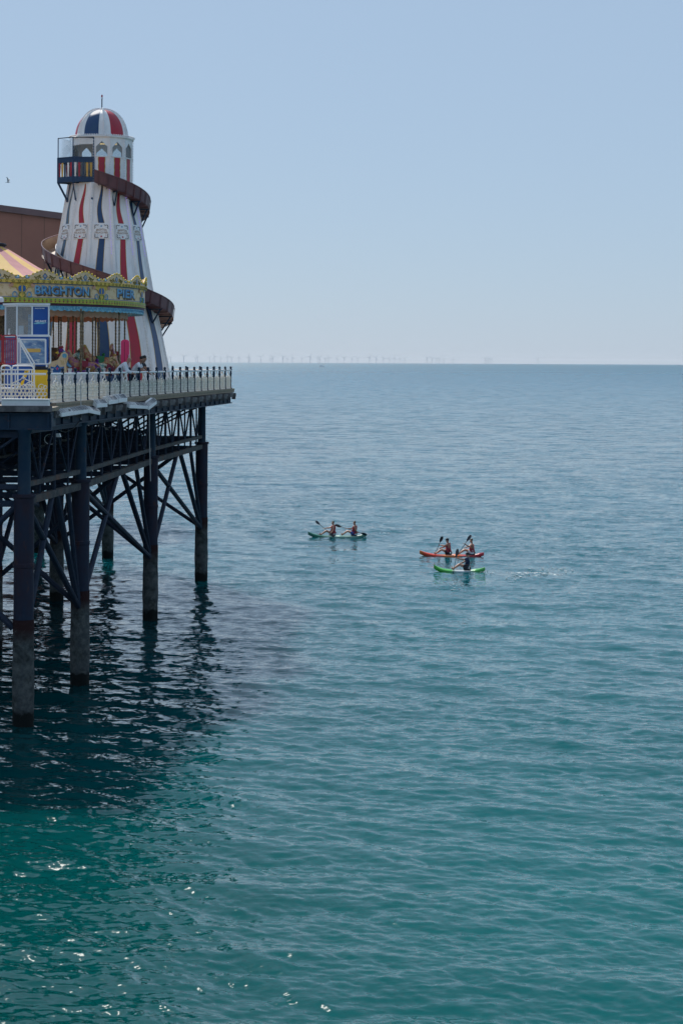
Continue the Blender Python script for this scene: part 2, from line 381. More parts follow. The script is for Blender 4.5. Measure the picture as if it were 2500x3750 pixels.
    sc2 = N.new('ShaderNodeVectorMath'); sc2.operation = 'SCALE'; L.new(f2, sc2.inputs[0]); L.new(mr.outputs[0], sc2.inputs['Scale'])
    rr2 = N.new('ShaderNodeMapRange'); rr2.interpolation_type = 'SMOOTHSTEP'; rr2.inputs[1].default_value = 1.75; rr2.inputs[2].default_value = 4.2; rr2.inputs[3].default_value = .045; rr2.inputs[4].default_value = .36; L.new(lg.outputs[0], rr2.inputs[0]); L.new(rr2.outputs[0], b.inputs['Roughness'])   # unresolved ripples far out
    # calm and ruffled patches
    n3 = N.new('ShaderNodeTexNoise'); n3.inputs['Scale'].default_value = .05; n3.inputs['Detail'].default_value = 2; L.new(tc.outputs['Object'], n3.inputs['Vector'])
    m3 = N.new('ShaderNodeMapRange'); m3.inputs[1].default_value = .35; m3.inputs[2].default_value = .65; m3.inputs[3].default_value = .55; m3.inputs[4].default_value = 1.35; L.new(n3.outputs['Fac'], m3.inputs[0])
    m4 = N.new('ShaderNodeMapRange'); m4.inputs[1].default_value = 45; m4.inputs[2].default_value = 130; m4.inputs[3].default_value = .55; m4.inputs[4].default_value = 1; L.new(sx.outputs['Y'], m4.inputs[0])
    m5 = N.new('ShaderNodeMath'); m5.operation = 'MULTIPLY'; L.new(m3.outputs[0], m5.inputs[0]); L.new(m4.outputs[0], m5.inputs[1])
    sc1 = N.new('ShaderNodeVectorMath'); sc1.operation = 'SCALE'; L.new(f1, sc1.inputs[0]); L.new(m5.outputs[0], sc1.inputs['Scale'])
    a1 = N.new('ShaderNodeVectorMath'); a1.operation = 'ADD'; L.new(sc1.outputs[0], a1.inputs[0]); L.new(sc2.outputs[0], a1.inputs[1])
    a2 = N.new('ShaderNodeVectorMath'); a2.operation = 'ADD'; L.new(a1.outputs[0], a2.inputs[0]); L.new(geo.outputs['Normal'], a2.inputs[1])
    nz_ = N.new('ShaderNodeVectorMath'); nz_.operation = 'NORMALIZE'; L.new(a2.outputs[0], nz_.inputs[0]); L.new(nz_.outputs[0], b.inputs['Normal'])
    me.materials.append(m)
    return struct(link('sea', me))
make_sea()

# ------------------------------------------------------------------ haze
hz = MB(); hz.box((0, 30000, 80), (123000, 61500, 174))
hm = bpy.data.materials.new('haze_air'); hm.use_nodes = True; hm.node_tree.nodes.clear()
pv = hm.node_tree.nodes.new('ShaderNodeVolumePrincipled'); pv.inputs['Color'].default_value = (.86, .92, 1, 1); pv.inputs['Density'].default_value = 0.9e-5
ho = hm.node_tree.nodes.new('ShaderNodeOutputMaterial'); hm.node_tree.links.new(pv.outputs[0], ho.inputs['Volume'])
struct(link('haze', hz.data('haze', hm)), 'stuff')

# ------------------------------------------------------------------ pier structure
DZ = 10.47                                  # deck level
K = Vector((-10.0, 60.4, DZ)); E = Vector((-6.04, 96.4, DZ)); F_ = Vector((-9.84, 103.0, DZ))
pier = thing('pier', 'dark iron pier on tall round piles with braced trusses under the deck', 'pier', (-9.65, 65.5, 0))
POLY = [(-32, 57.7), (-9.5, 57.7), (-9.5, 59.5), (-9.78, 60.4), (-5.85, 96.55), (-9.65, 103.3), (-13.3, 110), (-42, 112)]
mb = MB(); mb.prism(POLY, lambda x, y: (x, y, DZ), lambda x, y: (x, y, DZ - .12)); deck = part('deck', mb, 'wood', pier, world=True)
def inset(p, q, d):
    v = (Vector(q) - Vector(p)).normalized(); n = Vector((-v.y, v.x)); return Vector(p) + n * d, Vector(q) + n * d
def edge_girder(p, q, d=.3):
    a, b = inset(p, q, d); g = MB(); g.beam((a.x, a.y, 10.02), (b.x, b.y, 10.02), .16, .5)
    g.beam((a.x, a.y, 9.77), (b.x, b.y, 9.77), .34, .05); g.beam((a.x, a.y, 10.27), (b.x, b.y, 10.27), .34, .05)
    L = (b - a).length; n = int(L / 1.3)
    v = (b - a).normalized(); nr = Vector((-v.y, v.x))
    for i in range(n + 1):
        c = a + v * (i * 1.3 + .3)
        if (c - a).length < L: g.beam((c.x - nr.x * .12, c.y - nr.y * .12, 9.80), (c.x - nr.x * .12, c.y - nr.y * .12, 10.24), .06, .08)
    part('deck_girder', g, 'girder', pier, world=True)
for i in (0, 3, 4, 5): edge_girder(POLY[i], POLY[i + 1])
mb = MB(); mb.beam((-9.78, 58.2, 10.02), (-9.9, 60.8, 10.02), .14, .5); part('deck_girder', mb, 'girder', pier, world=True)
# joist ends and kerb board along the edge
def plan(p): return Vector((p[0], p[1]))
a, b = plan(POLY[3]), plan(POLY[4]); v = (b - a).normalized(); nr = Vector((v.y, -v.x)); ang = math.atan2(v.y, v.x)
jm = MB(); jm.box((0, 0, 0), (.16, .34, .2)); jm.box((0, -.05, -.17), (.1, .2, .14)); jd = jm.data('joist_end', 'woodend')
bm_ = MB(); bm_.box((0, 0, 0), (1.2, .09, .24)); bm_.box((0, -.06, .05), (1.1, .05, .1)); bd = bm_.data('fender_block', 'woodend')
n = 42
for i in range(n):
    c = a + v * (36.3 * (i + .5) / n)
    if i % 2: link('joist_end', jd, pier, Vector((c.x, c.y, 10.22)) - ORG['pier'], ang)
    else: link('fender_block', bd, pier, Vector((c.x, c.y, 10.20)) + Vector((nr.x * .02, nr.y * .02, random.uniform(-.03, .03))) - ORG['pier'], ang)
for i in range(21):
    c0 = a + v * (36.3 * i / 21 + .02) - nr * .1; c1 = a + v * (36.3 * (i + 1) / 21 - .02) - nr * .1
    g = MB(); g.beam((c0.x, c0.y, DZ + .05), (c1.x, c1.y, DZ + .05), .26, .09); part('kerb_board', g, 'wood', pier, world=True)
g = MB(); g.beam((-32, 57.72, DZ - .03), (-9.45, 57.72, DZ - .03), .1, .2); part('kerb_board', g, 'woodend', pier, world=True)
# piles
pm = MB(); rr = random.Random(2); prof = []
for i in range(24):
    z = -3 + 6.5 * i / 23; prof.append((.355 + rr.uniform(-.012, .012), z))
pm.lathe(prof, 18)
pm.v = [(x * (1 + .02 * math.sin(9 * z + 3 * math.atan2(x, y))), y * (1 + .02 * math.sin(7 * z + 2 * math.atan2(x, y))), z) for x, y, z in pm.v]
PLO = pm.data('pile', 'pile_lo', True)
# wet, weed-dark tide line
t = M['pile_lo'].node_tree; tcn = t.nodes.new('ShaderNodeTexCoord'); sx = t.nodes.new('ShaderNodeSeparateXYZ'); t.links.new(tcn.outputs['Object'], sx.inputs[0])
nn = t.nodes.new('ShaderNodeTexNoise'); nn.inputs['Scale'].default_value = 3; t.links.new(tcn.outputs['Object'], nn.inputs['Vector'])
ad = t.nodes.new('ShaderNodeMath'); ad.operation = 'MULTIPLY_ADD'; ad.inputs[1].default_value = -.5; t.links.new(nn.outputs['Fac'], ad.inputs[0]); t.links.new(sx.outputs['Z'], ad.inputs[2])
mr = t.nodes.new('ShaderNodeMapRange'); mr.inputs[1].default_value = .18; mr.inputs[2].default_value = .32; t.links.new(ad.outputs[0], mr.inputs[0])
pb = t.nodes['Principled BSDF']; src = pb.inputs['Base Color'].links[0].from_socket
mx = t.nodes.new('ShaderNodeMix'); mx.data_type = 'RGBA'; mx.inputs[6].default_value = (.006, .009, .009, 1); t.links.new(mr.outputs[0], mx.inputs[0]); t.links.new(src, mx.inputs[7])
mr2 = t.nodes.new('ShaderNodeMapRange'); mr2.inputs[1].default_value = 2.45; mr2.inputs[2].default_value = 2.95; t.links.new(ad.outputs[0], mr2.inputs[0])
mx2 = t.nodes.new('ShaderNodeMix'); mx2.data_type = 'RGBA'; t.links.new(mr2.outputs[0], mx2.inputs[0]); t.links.new(mx.outputs[2], mx2.inputs[6]); mx2.inputs[7].default_value = (.030, .013, .014, 1); t.links.new(mx2.outputs[2], pb.inputs['Base Color'])
cm = MB(); cm.lathe([(.0, 2.75), (.33, 2.78), (.33, 3.0), (.33, 5.2), (.35, 5.22), (.35, 5.34), (.33, 5.36), (.335, 7.5), (.39, 7.52), (.39, 7.62), (0, 7.63)], 18)
CAS = cm.data('casing', 'pile_hi', True)
cm = MB(); cm.lathe([(.215, 7.6), (.205, 9.6), (.28, 9.7), (.28, 9.8)], 14); COL = cm.data('column', 'girder', True)
L1 = [(-10.42, 58.1), (-9.65, 65.5), (-8.83, 82.06), (-7.62, 96.6)]
L2 = [(-15.2, 57.9), (-14.35, 73.2), (-14.22, 88.5), (-14.15, 107.3)]
L3 = [(-20.0, 73.2), (-19.4, 88.5), (-18.9, 110.6)]
for (x, y) in L1 + L2 + L3:
    p = link('pile', PLO, pier, Vector((x, y, 0)) - ORG['pier']); p.rotation_euler = (0, 0, random.uniform(0, 6))
    for nm, d in (('casing', CAS), ('column', COL)):
        o = link(nm, d, p); 
def brace(p, q, r, nm='brace', m='iron', n=8):
    g = MB(); g.tube(p, q, r, n=n); part(nm, g, m, pier, True, world=True)
def bar(p, q, wd, h, nm, m): g = MB(); g.beam(p, q, wd, h); part(nm, g, m, pier, world=True)
def bay(p, q, panels, low=True, flip=False):
    P, Q = Vector((*p, 0)), Vector((*q, 0)); at = lambda t, z: P.lerp(Q, t) + Vector((0, 0, z))
    L = (Q - P).length; e = .36 / L
    bar(at(e, 7.92), at(1 - e, 7.92), .16, .16, 'chord', 'beam'); bar(at(e, 7.38), at(1 - e, 7.38), .22, .24, 'tie_beam', 'beam')
    bar(at(e * .7, 9.68), at(1 - e * .7, 9.68), .2, .16, 'top_chord', 'girder')
    for i in range(panels):
        t0, t1, tm = i / panels, (i + 1) / panels, (i + .5) / panels
        t0 = max(t0, e); t1 = min(t1, 1 - e)
        brace(at(tm - .1 / L, 7.98), at(t0 + .15 / L, 9.66), .045, 'strut', n=6); brace(at(tm + .1 / L, 7.98), at(t1 - .15 / L, 9.66), .045, 'strut', n=6)
        brace(at(tm, 7.4), at(tm, 9.66), .04, 'hanger', n=6)
        if i: brace(at(t0, 7.4), at(t0, 9.66), .06, 'hanger', n=6)
    if low:
        o = .3 / L
        brace(at(o, 3.05), at(.46, 7.3), .11); brace(at(1 - o, 3.0), at(.54, 7.3), .12)
        brace(at(1 - o, 2.95), at(o, 7.2), .11); brace(at(1 - o, 3.2), at(.75, 7.3), .1)
bay(L1[0], L1[1], 2); bay(L1[1], L1[2], 4); bay(L1[2], L1[3], 4)
bay(L2[0], L2[1], 4, False); bay(L2[1], L2[2], 4); bay(L2[2], L2[3], 4); bay(L3[0], L3[1], 4); bay(L3[1], L3[2], 5)
# transverse frames
def on(Ls, y):
    for p, q in zip(Ls, Ls[1:]):
        if p[1] <= y <= q[1]: t = (y - p[1]) / (q[1] - p[1]); return p[0] + (q[0] - p[0]) * t
    return Ls[-1][0] if y > Ls[-1][1] else Ls[0][0]
rows = [58.1, 61.8, 65.5, 69.6, 73.7, 77.9, 82.06, 85.7, 89.3, 92.9, 96.6]
for i, y in enumerate(rows):
    xa, xb = on(L1, y), on(L2, y) - .2
    for z, wd, h in ((7.86, .16, .16), (7.3, .2, .2), (9.6, .2, .24)):
        bar((xa - .1, y + .05, z), (xb - 7, y + .05, z), wd, h, 'cross_beam', 'iron')
    xm = (xa + xb) / 2
    brace((xa - .2, y, 9.55), (xm, y, 7.95), .05, 'strut', n=6); brace((xb, y, 9.55), (xm, y, 7.95), .05, 'strut', n=6)
    brace((xb, y, 9.55), (xb - 2.6, y, 7.95), .05, 'strut', n=6); brace((xb - 5.2, y, 9.55), (xb - 2.6, y, 7.95), .05, 'strut', n=6)
for (x_, y_) in L1[1:]: brace((x_ - .25, y_, 3.1), (on(L2, y_) + .1, y_, 7.25), .1)
for (x_, y_) in L2[1:3]: brace((x_ + .25, y_, 3.1), (on(L1, y_) - .1, y_, 7.25), .1); brace((x_ - .25, y_, 3.1), (x_ - 5, y_, 7.25), .1)
for y in (100.5, 104, 107.3, 110.2):
    for z in (7.86, 7.3, 9.6): bar((-11.5 if y < 105 else -13.7, y, z), (-27, y, z), .18, .2, 'cross_beam', 'iron')
for y in np.arange(59.5, 110, 2.05):
    xe = -9.9 + (y - 60.4) * .109 if y < 96.5 else -6 - (y - 96.5) * .56
    bar((xe - .45, y, 10.2), (-27, y, 10.2), .14, .28, 'joist', 'iron')
brace((-10.75, 58.1, 3.2), (-14.9, 58.0, 7.2), .12); brace((-15, 58, 3.0), (-10.7, 58.1, 7.2), .1)

# ------------------------------------------------------------------ railings
pmb = MB(); pmb.box((0, 0, .03), (.16, .16, .06)); pmb.lathe([(.055, .05), (.044, .12), (.044, .78), (.06, .80), (.06, .86), (.046, .88), (.046, 1.02), (.066, 1.04), (.066, 1.10), (.04, 1.12), (.06, 1.16), (.06, 1.20), (.03, 1.235), (0, 1.24)], 8)
POST = pmb.data('post', 'navy', True)
def balustrade(wd):
    g = MB(); x1 = wd / 2 - .09; d = .125; cols = int(2 * x1 / d); d = 2 * x1 / cols; rr_ = d * .5
    top = lambda x: .53 + .05 * (abs(x) / x1) ** 2 + .14 * math.exp(-(x / .36) ** 2)
    g.box((0, 0, .05), (2 * x1, .035, .03))
    for i in range(cols + 1): g.box((-x1 + i * d, 0, .02), (.022, .03, .09))
    r = 0; z = .11
    while z < .85:
        for i in range(cols + (r % 2 == 0)):
            x = -x1 + (i + (.5 if r % 2 else 0)) * d
            if z < top(x): g.torus((x, 0, z), rr_ * .92, .0145, (1, 0, 0), (0, 0, 1), 8, 4)
        z += d * .86; r += 1
    # scrolls of the crest
    for sgn in (-1, 1):
        pts = []
        for i in range(22):
            tt = i / 21; an = tt * 9.2; ra = .17 * (1 - tt) + .02; pts.append((sgn * (.22 + ra * math.cos(an)), -.02, .60 + ra * math.sin(an)))
        g.path(pts, .016, 4)
        pts = []
        for i in range(16):
            tt = i / 15; an = tt * 7.5; ra = .11 * (1 - tt) + .015; pts.append((sgn * (.60 + ra * math.cos(an)), -.02, .58 + ra * math.sin(an)))
        g.path(pts, .014, 4)
        g.path([(sgn * .36, -.02, .72), (sgn * .2, -.02, .80), (sgn * .09, -.02, .84), (0, -.02, .95)], .016, 4)
        g.path([(sgn * .02, -.03, .12), (sgn * .1, -.03, .30), (sgn * .05, -.03, .45), (sgn * .16, -.03, .55)], .018, 4)
    g.ball((0, -.02, .90), .045); g.ball((0, -.02, 1.0), .03); g.tube((0, 0, .85), (0, 0, 1.07), .012, n=4)
    return g.data('balustrade_panel', 'lattice')
def railing(label, p, q, n, first=True, last=True, postscale=1.0):
    p, q = Vector(p), Vector(q); v = (q - p); L = v.length; v.normalize(); an = math.atan2(v.y, v.x)
    th = thing('pier_railing', label, 'railing', tuple(p), 0); pd = balustrade(L / n)
    for i in range(n + 1):
        c = v * (L * i / n)
        if (i or first) and (i < n or last):
            o = link('post', POST, th, c); o.scale = (1, 1, postscale)
        if i < n:
            link('balustrade_panel', pd, th, v * (L * (i + .5) / n), an)
            g = MB(); z = 1.03 * postscale; a = v * (L * i / n + .06); b = v * (L * (i + 1) / n - .06)
            g.tube(a + Vector((0, 0, z)), b + Vector((0, 0, z)), .042, n=6); part('top_rail', g, 'white', th, True)
    return th
railing('long white lattice railing with navy posts along the open side of the pier', (K.x, K.y, DZ + .06), (E.x, E.y, DZ + .06), 21)
railing('single wide white scrollwork railing panel at the near left corner of the pier', (-11.70, 60.3, DZ + .06), (K.x - .03, 60.36, DZ + .06), 1, last=False)
railing('short railing across the far end of the pier against the sea', (E.x - .12, E.y + .25, DZ + .06), (F_.x, F_.y, DZ + .06), 4, first=False)

# white light troughs clipped to the deck edge
def trough(label, px0, px1, s0, s1, ztop, drop, tilt=0, proud=.27):
    """open-bottomed casing with a sloped ribbed hood"""
    A_ = W(px0, 1400, s0); B_ = W(px1, 1400, s1); A_.z = ztop; B_.z = ztop + tilt
    th = thing('light_trough', label, 'light trough', tuple(A_)); d = B_ - A_; v = d.normalized(); nr_ = Vector((v.y, -v.x, 0)).normalized()
    prof = [(0, 0), (proud * .45, -.02), (proud, -drop * .55), (proud, -drop), (proud - .03, -drop), (proud - .03, -drop * .58), (proud * .42, -.05), (0, -.04)]
    g = MB(); g.prism(prof, lambda x, z: Vector((0, 0, z)) + nr_ * x, lambda x, z: d + Vector((0, 0, z)) + nr_ * x); part('hood', g, 'white', th)
    n = max(4, int(d.length / .16))
    for i in range(n + 1):
        c = v * (d.length * (i + .5) / (n + 1)); g = MB(); g.beam(c + nr_ * (proud * .47) + Vector((0, 0, .0)), c + nr_ * (proud * .98) + Vector((0, 0, -drop * .50)), .055, .012); part('slot', g, 'iron', th)
        c = v * (d.length * (i + .02) / (n + .04)); g = MB(); g.beam(c + nr_ * (proud * .45) + Vector((0, 0, 0)), c + nr_ * proud + Vector((0, 0, -drop * .53)), .03, .02); part('rib', g, 'white', th)
    for e in (Vector((0, 0, 0)), d):
        g = MB(); g.prism(prof[:4] + [(0, -drop * .6)], lambda x, z: e + Vector((0, 0, z)) + nr_ * x - v * .01, lambda x, z: e + Vector((0, 0, z)) + nr_ * x + v * .01); part('end_plate', g, 'white', th)
    return th
g = thing('cable_box', 'long flat white box lying in front of the wide scrollwork railing panel', 'box', (-11.2, 57.95, DZ))
mb = MB(); mb.box((.85, 0, .13), (1.52, .4, .25)); part('casing', mb, 'white', g); mb = MB(); mb.box((.85, 0, .275), (1.58, .46, .03)); part('lid', mb, 'white', g)
trough('white ribbed light trough sagging below the deck beside the nearest pile', 199, 300, 106.5, 101, 10.36, .27, .05)
trough('short white light trough hanging off the deck just above the second pile', 301, 343, 101, 99, 10.40, .26, -.12)
trough('flat white light trough under the railing behind the sagging trough', 335, 374, 98.5, 96.5, 10.58, .30, 0, .22)
trough('white light trough third from the right along the railing foot', 376, 409, 96, 94.3, 10.66, .30, .03)
trough('white light trough fixed at the railing foot below the bald man', 411, 443, 94, 92.3, 10.70, .30, .02)
trough('drooping white light trough under the deck below the man in white shirt', 452, 520, 91.5, 88, 10.40, .26, -.1)
trough('tilted short white light trough at the right end of the drooping ones', 523, 552, 88, 86.4, 10.26, .27, .22)
# ropes and cables
def cable(name, label, pts, r=.018, m='rope'):
    p0 = Vector(pts[0]); g = MB(); g.path([Vector(p) - p0 for p in pts], r, 5); o = link(name, g.data(name, m)); o.location = p0; tag(o, label, 'rope'); return o
cable('hanging_rope', 'thin pale rope hanging straight down in front of the second pile', [W(296, 1392, 101.8), W(297, 1460, 101.8), W(297.5, 1538, 101.8)], .02)
cable('hanging_rope', 'long pale rope hanging from the deck beside the third pile', [W(547, 1490, 86), W(548, 1600, 86), W(550, 1690, 86), W(552, 1762, 86)], .02)
cable('hanging_cable', 'dark cable sagging below the deck from the first trough to the second pile', [W(200, 1540, 104), W(215, 1575, 104), W(240, 1583, 103), W(270, 1570, 102), W(290, 1545, 101)], .018, 'blackrub')
cable('hanging_cable', 'thin dark cable drooping under the deck between second and third piles', [W(355, 1535, 95), W(372, 1560, 95), W(395, 1568, 94), W(425, 1555, 92), W(450, 1525, 91)], .016, 'blackrub')
lp = W(206, 1592, 104); fl = thing('floodlight', 'small white floodlight dangling under the deck near the nearest pile', 'floodlight', tuple(lp))
mb = MB(); mb.prism([(-.13, .05), (.13, .05), (.18, -.08), (-.18, -.08)], lambda x, z: (x, -.09, z), lambda x, z: (x, .09, z)); part('lamp_head', mb, 'white', fl)
mb = MB(); mb.path([(0, 0, .05), (-.03, 0, .2), (-.1, 0, .42), (-.06, 0, .62)], .02, 5); part('bracket', mb, 'white', fl)
mb = MB(); mb.path([(.1 * math.cos(t_) * 2.1 - .2, .02, .18 * math.sin(t_) - .16) for t_ in np.linspace(1, 6, 12)], .014, 5); part('cable', mb, 'white', fl)

# ------------------------------------------------------------------ helter skelter
TS = 69.0
tb = W(369, 1434, TS); tb.z = DZ
tw = thing('helter_skelter', 'tall tapering striped helter skelter tower with domed top and brown spiral slide', 'helter skelter', tuple(tb), R(7.8))
PROF = [(10.47, 3.86), (11.6, 3.61), (13.2, 3.30), (15.5, 2.80), (17.46, 2.41), (19.0, 2.14), (20.7, 1.84), (21.35, 1.74)]
def TR(z):
    z += DZ - DZ
    for (z0, r0), (z1, r1) in zip(PROF, PROF[1:]):
        if z <= z1 or z1 == PROF[-1][0]: return r0 + (r1 - r0) * (z - z0) / (z1 - z0)
def tp(ang, r, z): return Vector((r * math.sin(R(ang)), -r * math.cos(R(ang)), z - DZ))   # tower-local, angle from camera side towards +X
CA = math.cos(R(15))
def face_pt(a0, t, z, out=0):
    """point on flat 30-degree face: t in -1..1 across"""
    r = TR(z) * CA + out; h = TR(z) * math.sin(R(15)) * t; c, s = math.cos(R(a0)), math.sin(R(a0))
    return Vector((r * s + h * c, -r * c + h * s, z - DZ))
zs = [10.47, 11.6, 13.2, 14.3, 15.5, 16.5, 17.46, 18.2, 19.0, 19.8, 20.7, 21.35]
FA = [i * 30 for i in range(12)]
wob = lambda z: .5 * math.sin((z - 10.4) * 1.15 + .6)
for i, a in enumerate(FA):
    g = MB(); vs = []; n = len(zs)
    for z in zs: vs += [face_pt(a, -1, z), face_pt(a, 1, z)]
    g.add(vs, [(2 * k, 2 * k + 1, 2 * k + 3, 2 * k + 2) for k in range(n - 1)])
    fo = part('wall_panel', g, 'towerwhite', tw)
    aa = a if a <= 180 else a - 360
    col = 'red' if (i % 2) else ('greyblue' if aa in (-60,) else 'blue')
    # raised seams of the panel
    g = MB()
    for z in (13.2, 15.6, 17.9, 20.55):
        g.beam(face_pt(a, -.93, z, .0), face_pt(a, .93, z, .0), .016, .022)
    for t_ in (-.72, .72):
        for z0, z1 in ((11.0, 13.0), (13.4, 15.4), (15.8, 18.2), (19.4, 20.4)):
            g.beam(face_pt(a, t_, z0, .004), face_pt(a, t_, z1, .004), .014, .02)
            g.beam(face_pt(a, t_, z1, .004), face_pt(a, t_ * .88, z1 + .12, .004), .014, .02)
    struct(part('panel_moulding', g, 'white', fo), 'stuff')
    # stripes: gold border strip with the colour on top
    for zlo, zhi in ((10.5, 18.36), (19.2, 21.28)):
        for nm, m, wid, out in (('stripe_border', 'gold', .04, .006), ('stripe', col, .0, .012)):
            g = MB(); vs = []; kk = 30
            for k in range(kk + 1):
                t_ = k / kk; z = zlo + (zhi - zlo) * t_
                if zlo > 18: wd_ = .25 * (1 - t_) ** .62 + .015; wv = .13 * math.sin(t_ * 5.6 + 2.6) - .07
                else: wd_ = .37 - .13 * t_; wv = .16 * math.sin(t_ * 7.0 - .4)
                wd_ += wid
                vs += [face_pt(a, wv - wd_, z, out), face_pt(a, wv + wd_, z, out)]
            g.add(vs, [(2 * q, 2 * q + 1, 2 * q + 3, 2 * q + 2) for q in range(kk)])
            part(nm, g, m, fo)
    # bulbs down the edge
    if -100 < aa < 110:
        g = MB(); z = 10.7
        while z < 21.2:
            r = TR(z) + .045; g.ball(tp(a + 15, r, z), .05, 6, 4); z += .17
        struct(part('bulb_strip', g, 'whitebulb', tw, True), 'stuff')
        g = MB(); g.beam(tp(a + 15, TR(10.5) + .012, 10.5), tp(a + 15, TR(15.5) + .012, 15.5), .16, .05); g.beam(tp(a + 15, TR(15.5) + .012, 15.5), tp(a + 15, TR(21.3) + .012, 21.3), .14, .05); part('edge_batten', g, 'white', tw)
    if aa in (0, 30, 60):
        g = MB()
        for k in range(30):
            z = 17.6 + k * .12; g.ball(tp(a + 15 - 2.2, TR(z) + .03, z), .022, 4, 3)
        struct(part('led_string', g, 'led', tw), 'stuff')
# name boards
def star(c, r, ux, uz, out):
    pts = []
    for k in range(10):
        q = r if k % 2 == 0 else r * .42; an = math.pi / 2 + k * math.pi / 5; pts.append(c + ux * (q * math.cos(an)) + uz * (q * math.sin(an)) + out)
    return pts, [tuple(range(10))]
tv1 = textmesh('BRIGHTON', .185, .004); tv2 = textmesh('PALACE PIER', .165, .004)
for i, a in enumerate(FA):
    aa = a if a <= 180 else a - 360
    if abs(aa) > 95: continue
    z0, z1 = 18.3, 19.2; zc = (z0 + z1) / 2
    c0 = face_pt(a, 0, zc, .03); ux = (face_pt(a, 1, zc) - face_pt(a, -1, zc)).normalized(); uz = (face_pt(a, 0, z1) - face_pt(a, 0, z0)).normalized(); no = ux.cross(uz).normalized()
    if no.dot(Vector((math.sin(R(a)), -math.cos(R(a)), 0))) < 0: no = -no
    P = lambda x, z, o=0: c0 + ux * (x * .84) + uz * (z * .84) + no * o
    g = MB(); g.prism([(-.46, -.46), (.46, -.46), (.46, .46), (-.46, .46)], lambda x, z: P(x, z, .03), lambda x, z: P(x, z, -.03)); bo = part('name_board', g, 'white', tw)
    g = MB(); wv = max(abs(v[0]) for v in tv1[0]); 
    g.add([P(v[0] * .32 / wv, v[1] + .10 - .05 * (v[0] / wv) ** 2, .036) for v in tv1[0]], tv1[1])
    wv = max(abs(v[0]) for v in tv2[0]); g.add([P(v[0] * .41 / wv, v[1] - .09 - .0 * v[0], .036) for v in tv2[0]], tv2[1])
    part('lettering', g, mat('board_bronze', (.33, .20, .12), .6) if 'board_bronze' not in bpy.data.materials else bpy.data.materials['board_bronze'], bo)
    g = MB(); g.add(*star(P(0, .33), .075, ux, uz, no * .036)); g.add(*star(P(-.22, -.24), .035, ux, uz, no * .036)); g.add(*star(P(.3, .24), .03, ux, uz, no * .036)); part('star', g, 'ltblue', bo)
    g = MB(); g.add(*star(P(0, -.33), .075, ux, uz, no * .036)); g.add(*star(P(.28, -.24), .035, ux, uz, no * .036)); part('star', g, 'red', bo)
    for sx_ in (-1, 1):
        for sz_ in (-1, 1):
            g = MB(); g.path([P(sx_ * x, sz_ * z, .034) for x, z in ((.17, .42), (.24, .37), (.30, .41), (.36, .38), (.40, .40), (.38, .36), (.41, .30), (.37, .24), (.42, .17))], .018, 4); part('corner_scroll', g, 'woodend', bo)
# cabin
CR, Z0, Z1 = 1.66, 21.35, 23.72
def cp(ang, r, z): return tp(ang, r, z)
def cface(a, t, z, out=0, r=CR):
    q = r * CA + out; h = r * math.sin(R(15)) * t; c, s = math.cos(R(a)), math.sin(R(a)); return Vector((q * s + h * c, -q * c + h * s, z - DZ))
for i, a in enumerate(FA):
    aa = a if a <= 180 else a - 360
    door = aa in (-30, -60)
    zs0, zw0, zw1, zp = Z0, 22.72, 23.22, 23.52
    if not door:
        g = MB()
        def sheet(poly, o0=0, o1=-.05): g.prism(poly, lambda t_, z: cface(a, t_, z, o0), lambda t_, z: cface(a, t_, z, o1))
        sheet([(-1, Z0), (1, Z0), (1, zw0), (-1, zw0)])
        sheet([(-1, zw0), (-.72, zw0), (-.72, zw1), (-1, zw1)]); sheet([(.72, zw0), (1, zw0), (1, zw1), (.72, zw1)])
        sheet([(-1, zw1), (-.72, zw1), (0, zp), (0, Z1), (-1, Z1)]); sheet([(1, zw1), (1, Z1), (0, Z1), (0, zp), (.72, zw1)])
        wl = part('cabin_wall', g, 'towerwhite', tw)
        g = MB(); g.prism([(-.72, zw0), (.72, zw0), (.72, zw1), (0, zp), (-.72, zw1)], lambda t_, z: cface(a, t_, z, -.02), lambda t_, z: cface(a, t_, z, -.028)); part('window_pane', g, 'glass', wl)
        g = MB(); g.beam(cface(a, -.8, zw0 - .02, .02), cface(a, .8, zw0 - .02, .02), .04, .05)
        for p_, q_ in (((-.72, zw0), (-.72, zw1)), ((.72, zw0), (.72, zw1)), ((-.72, zw1), (0, zp)), ((0, zp), (.72, zw1))): g.beam(cface(a, *p_, .008), cface(a, *q_, .008), .03, .03)
        part('window_frame', g, 'white', wl)
        for nm, m, wd_, o in (('stripe_border', 'gold', .44, .006), ('stripe', 'red', .36, .012)):
            g = MB(); vs = []
            for k in range(13):
                z = Z0 + .02 + 1.3 * k / 12; ww = wd_ + .025 * math.sin(k * 1.9); vs += [cface(a, -ww, z, o), cface(a, ww, z, o)]
            g.add(vs, [(2 * q, 2 * q + 1, 2 * q + 3, 2 * q + 2) for q in range(12)]); part(nm, g, m, wl)
    else:
        g = MB(); g.prism([(-1, 23.35), (1, 23.35), (1, Z1), (-1, Z1)], lambda t_, z: cface(a, t_, z), lambda t_, z: cface(a, t_, z, -.05)); part('cabin_wall', g, 'towerwhite', tw)
    if -20 < aa + 15 < 100:
        g = MB(); z = Z0 + .1
        while z < Z1 - .05: g.ball(cp(a + 15, CR + .04, z), .038, 5, 3); z += .14
        struct(part('bulb_strip', g, 'whitebulb', tw, True), 'stuff')
g = MB(); g.lathe([(0, Z0 + .02 - DZ), (CR - .03, Z0 + .02 - DZ), (CR - .03, Z0 - .08 - DZ)], 12, off=15); part('cabin_floor', g, 'navy', tw)
g = MB(); g.box((.35, 0, 23.55 - DZ), (.9, .12, .06)); part('strip_light', g, 'lampglow', tw)
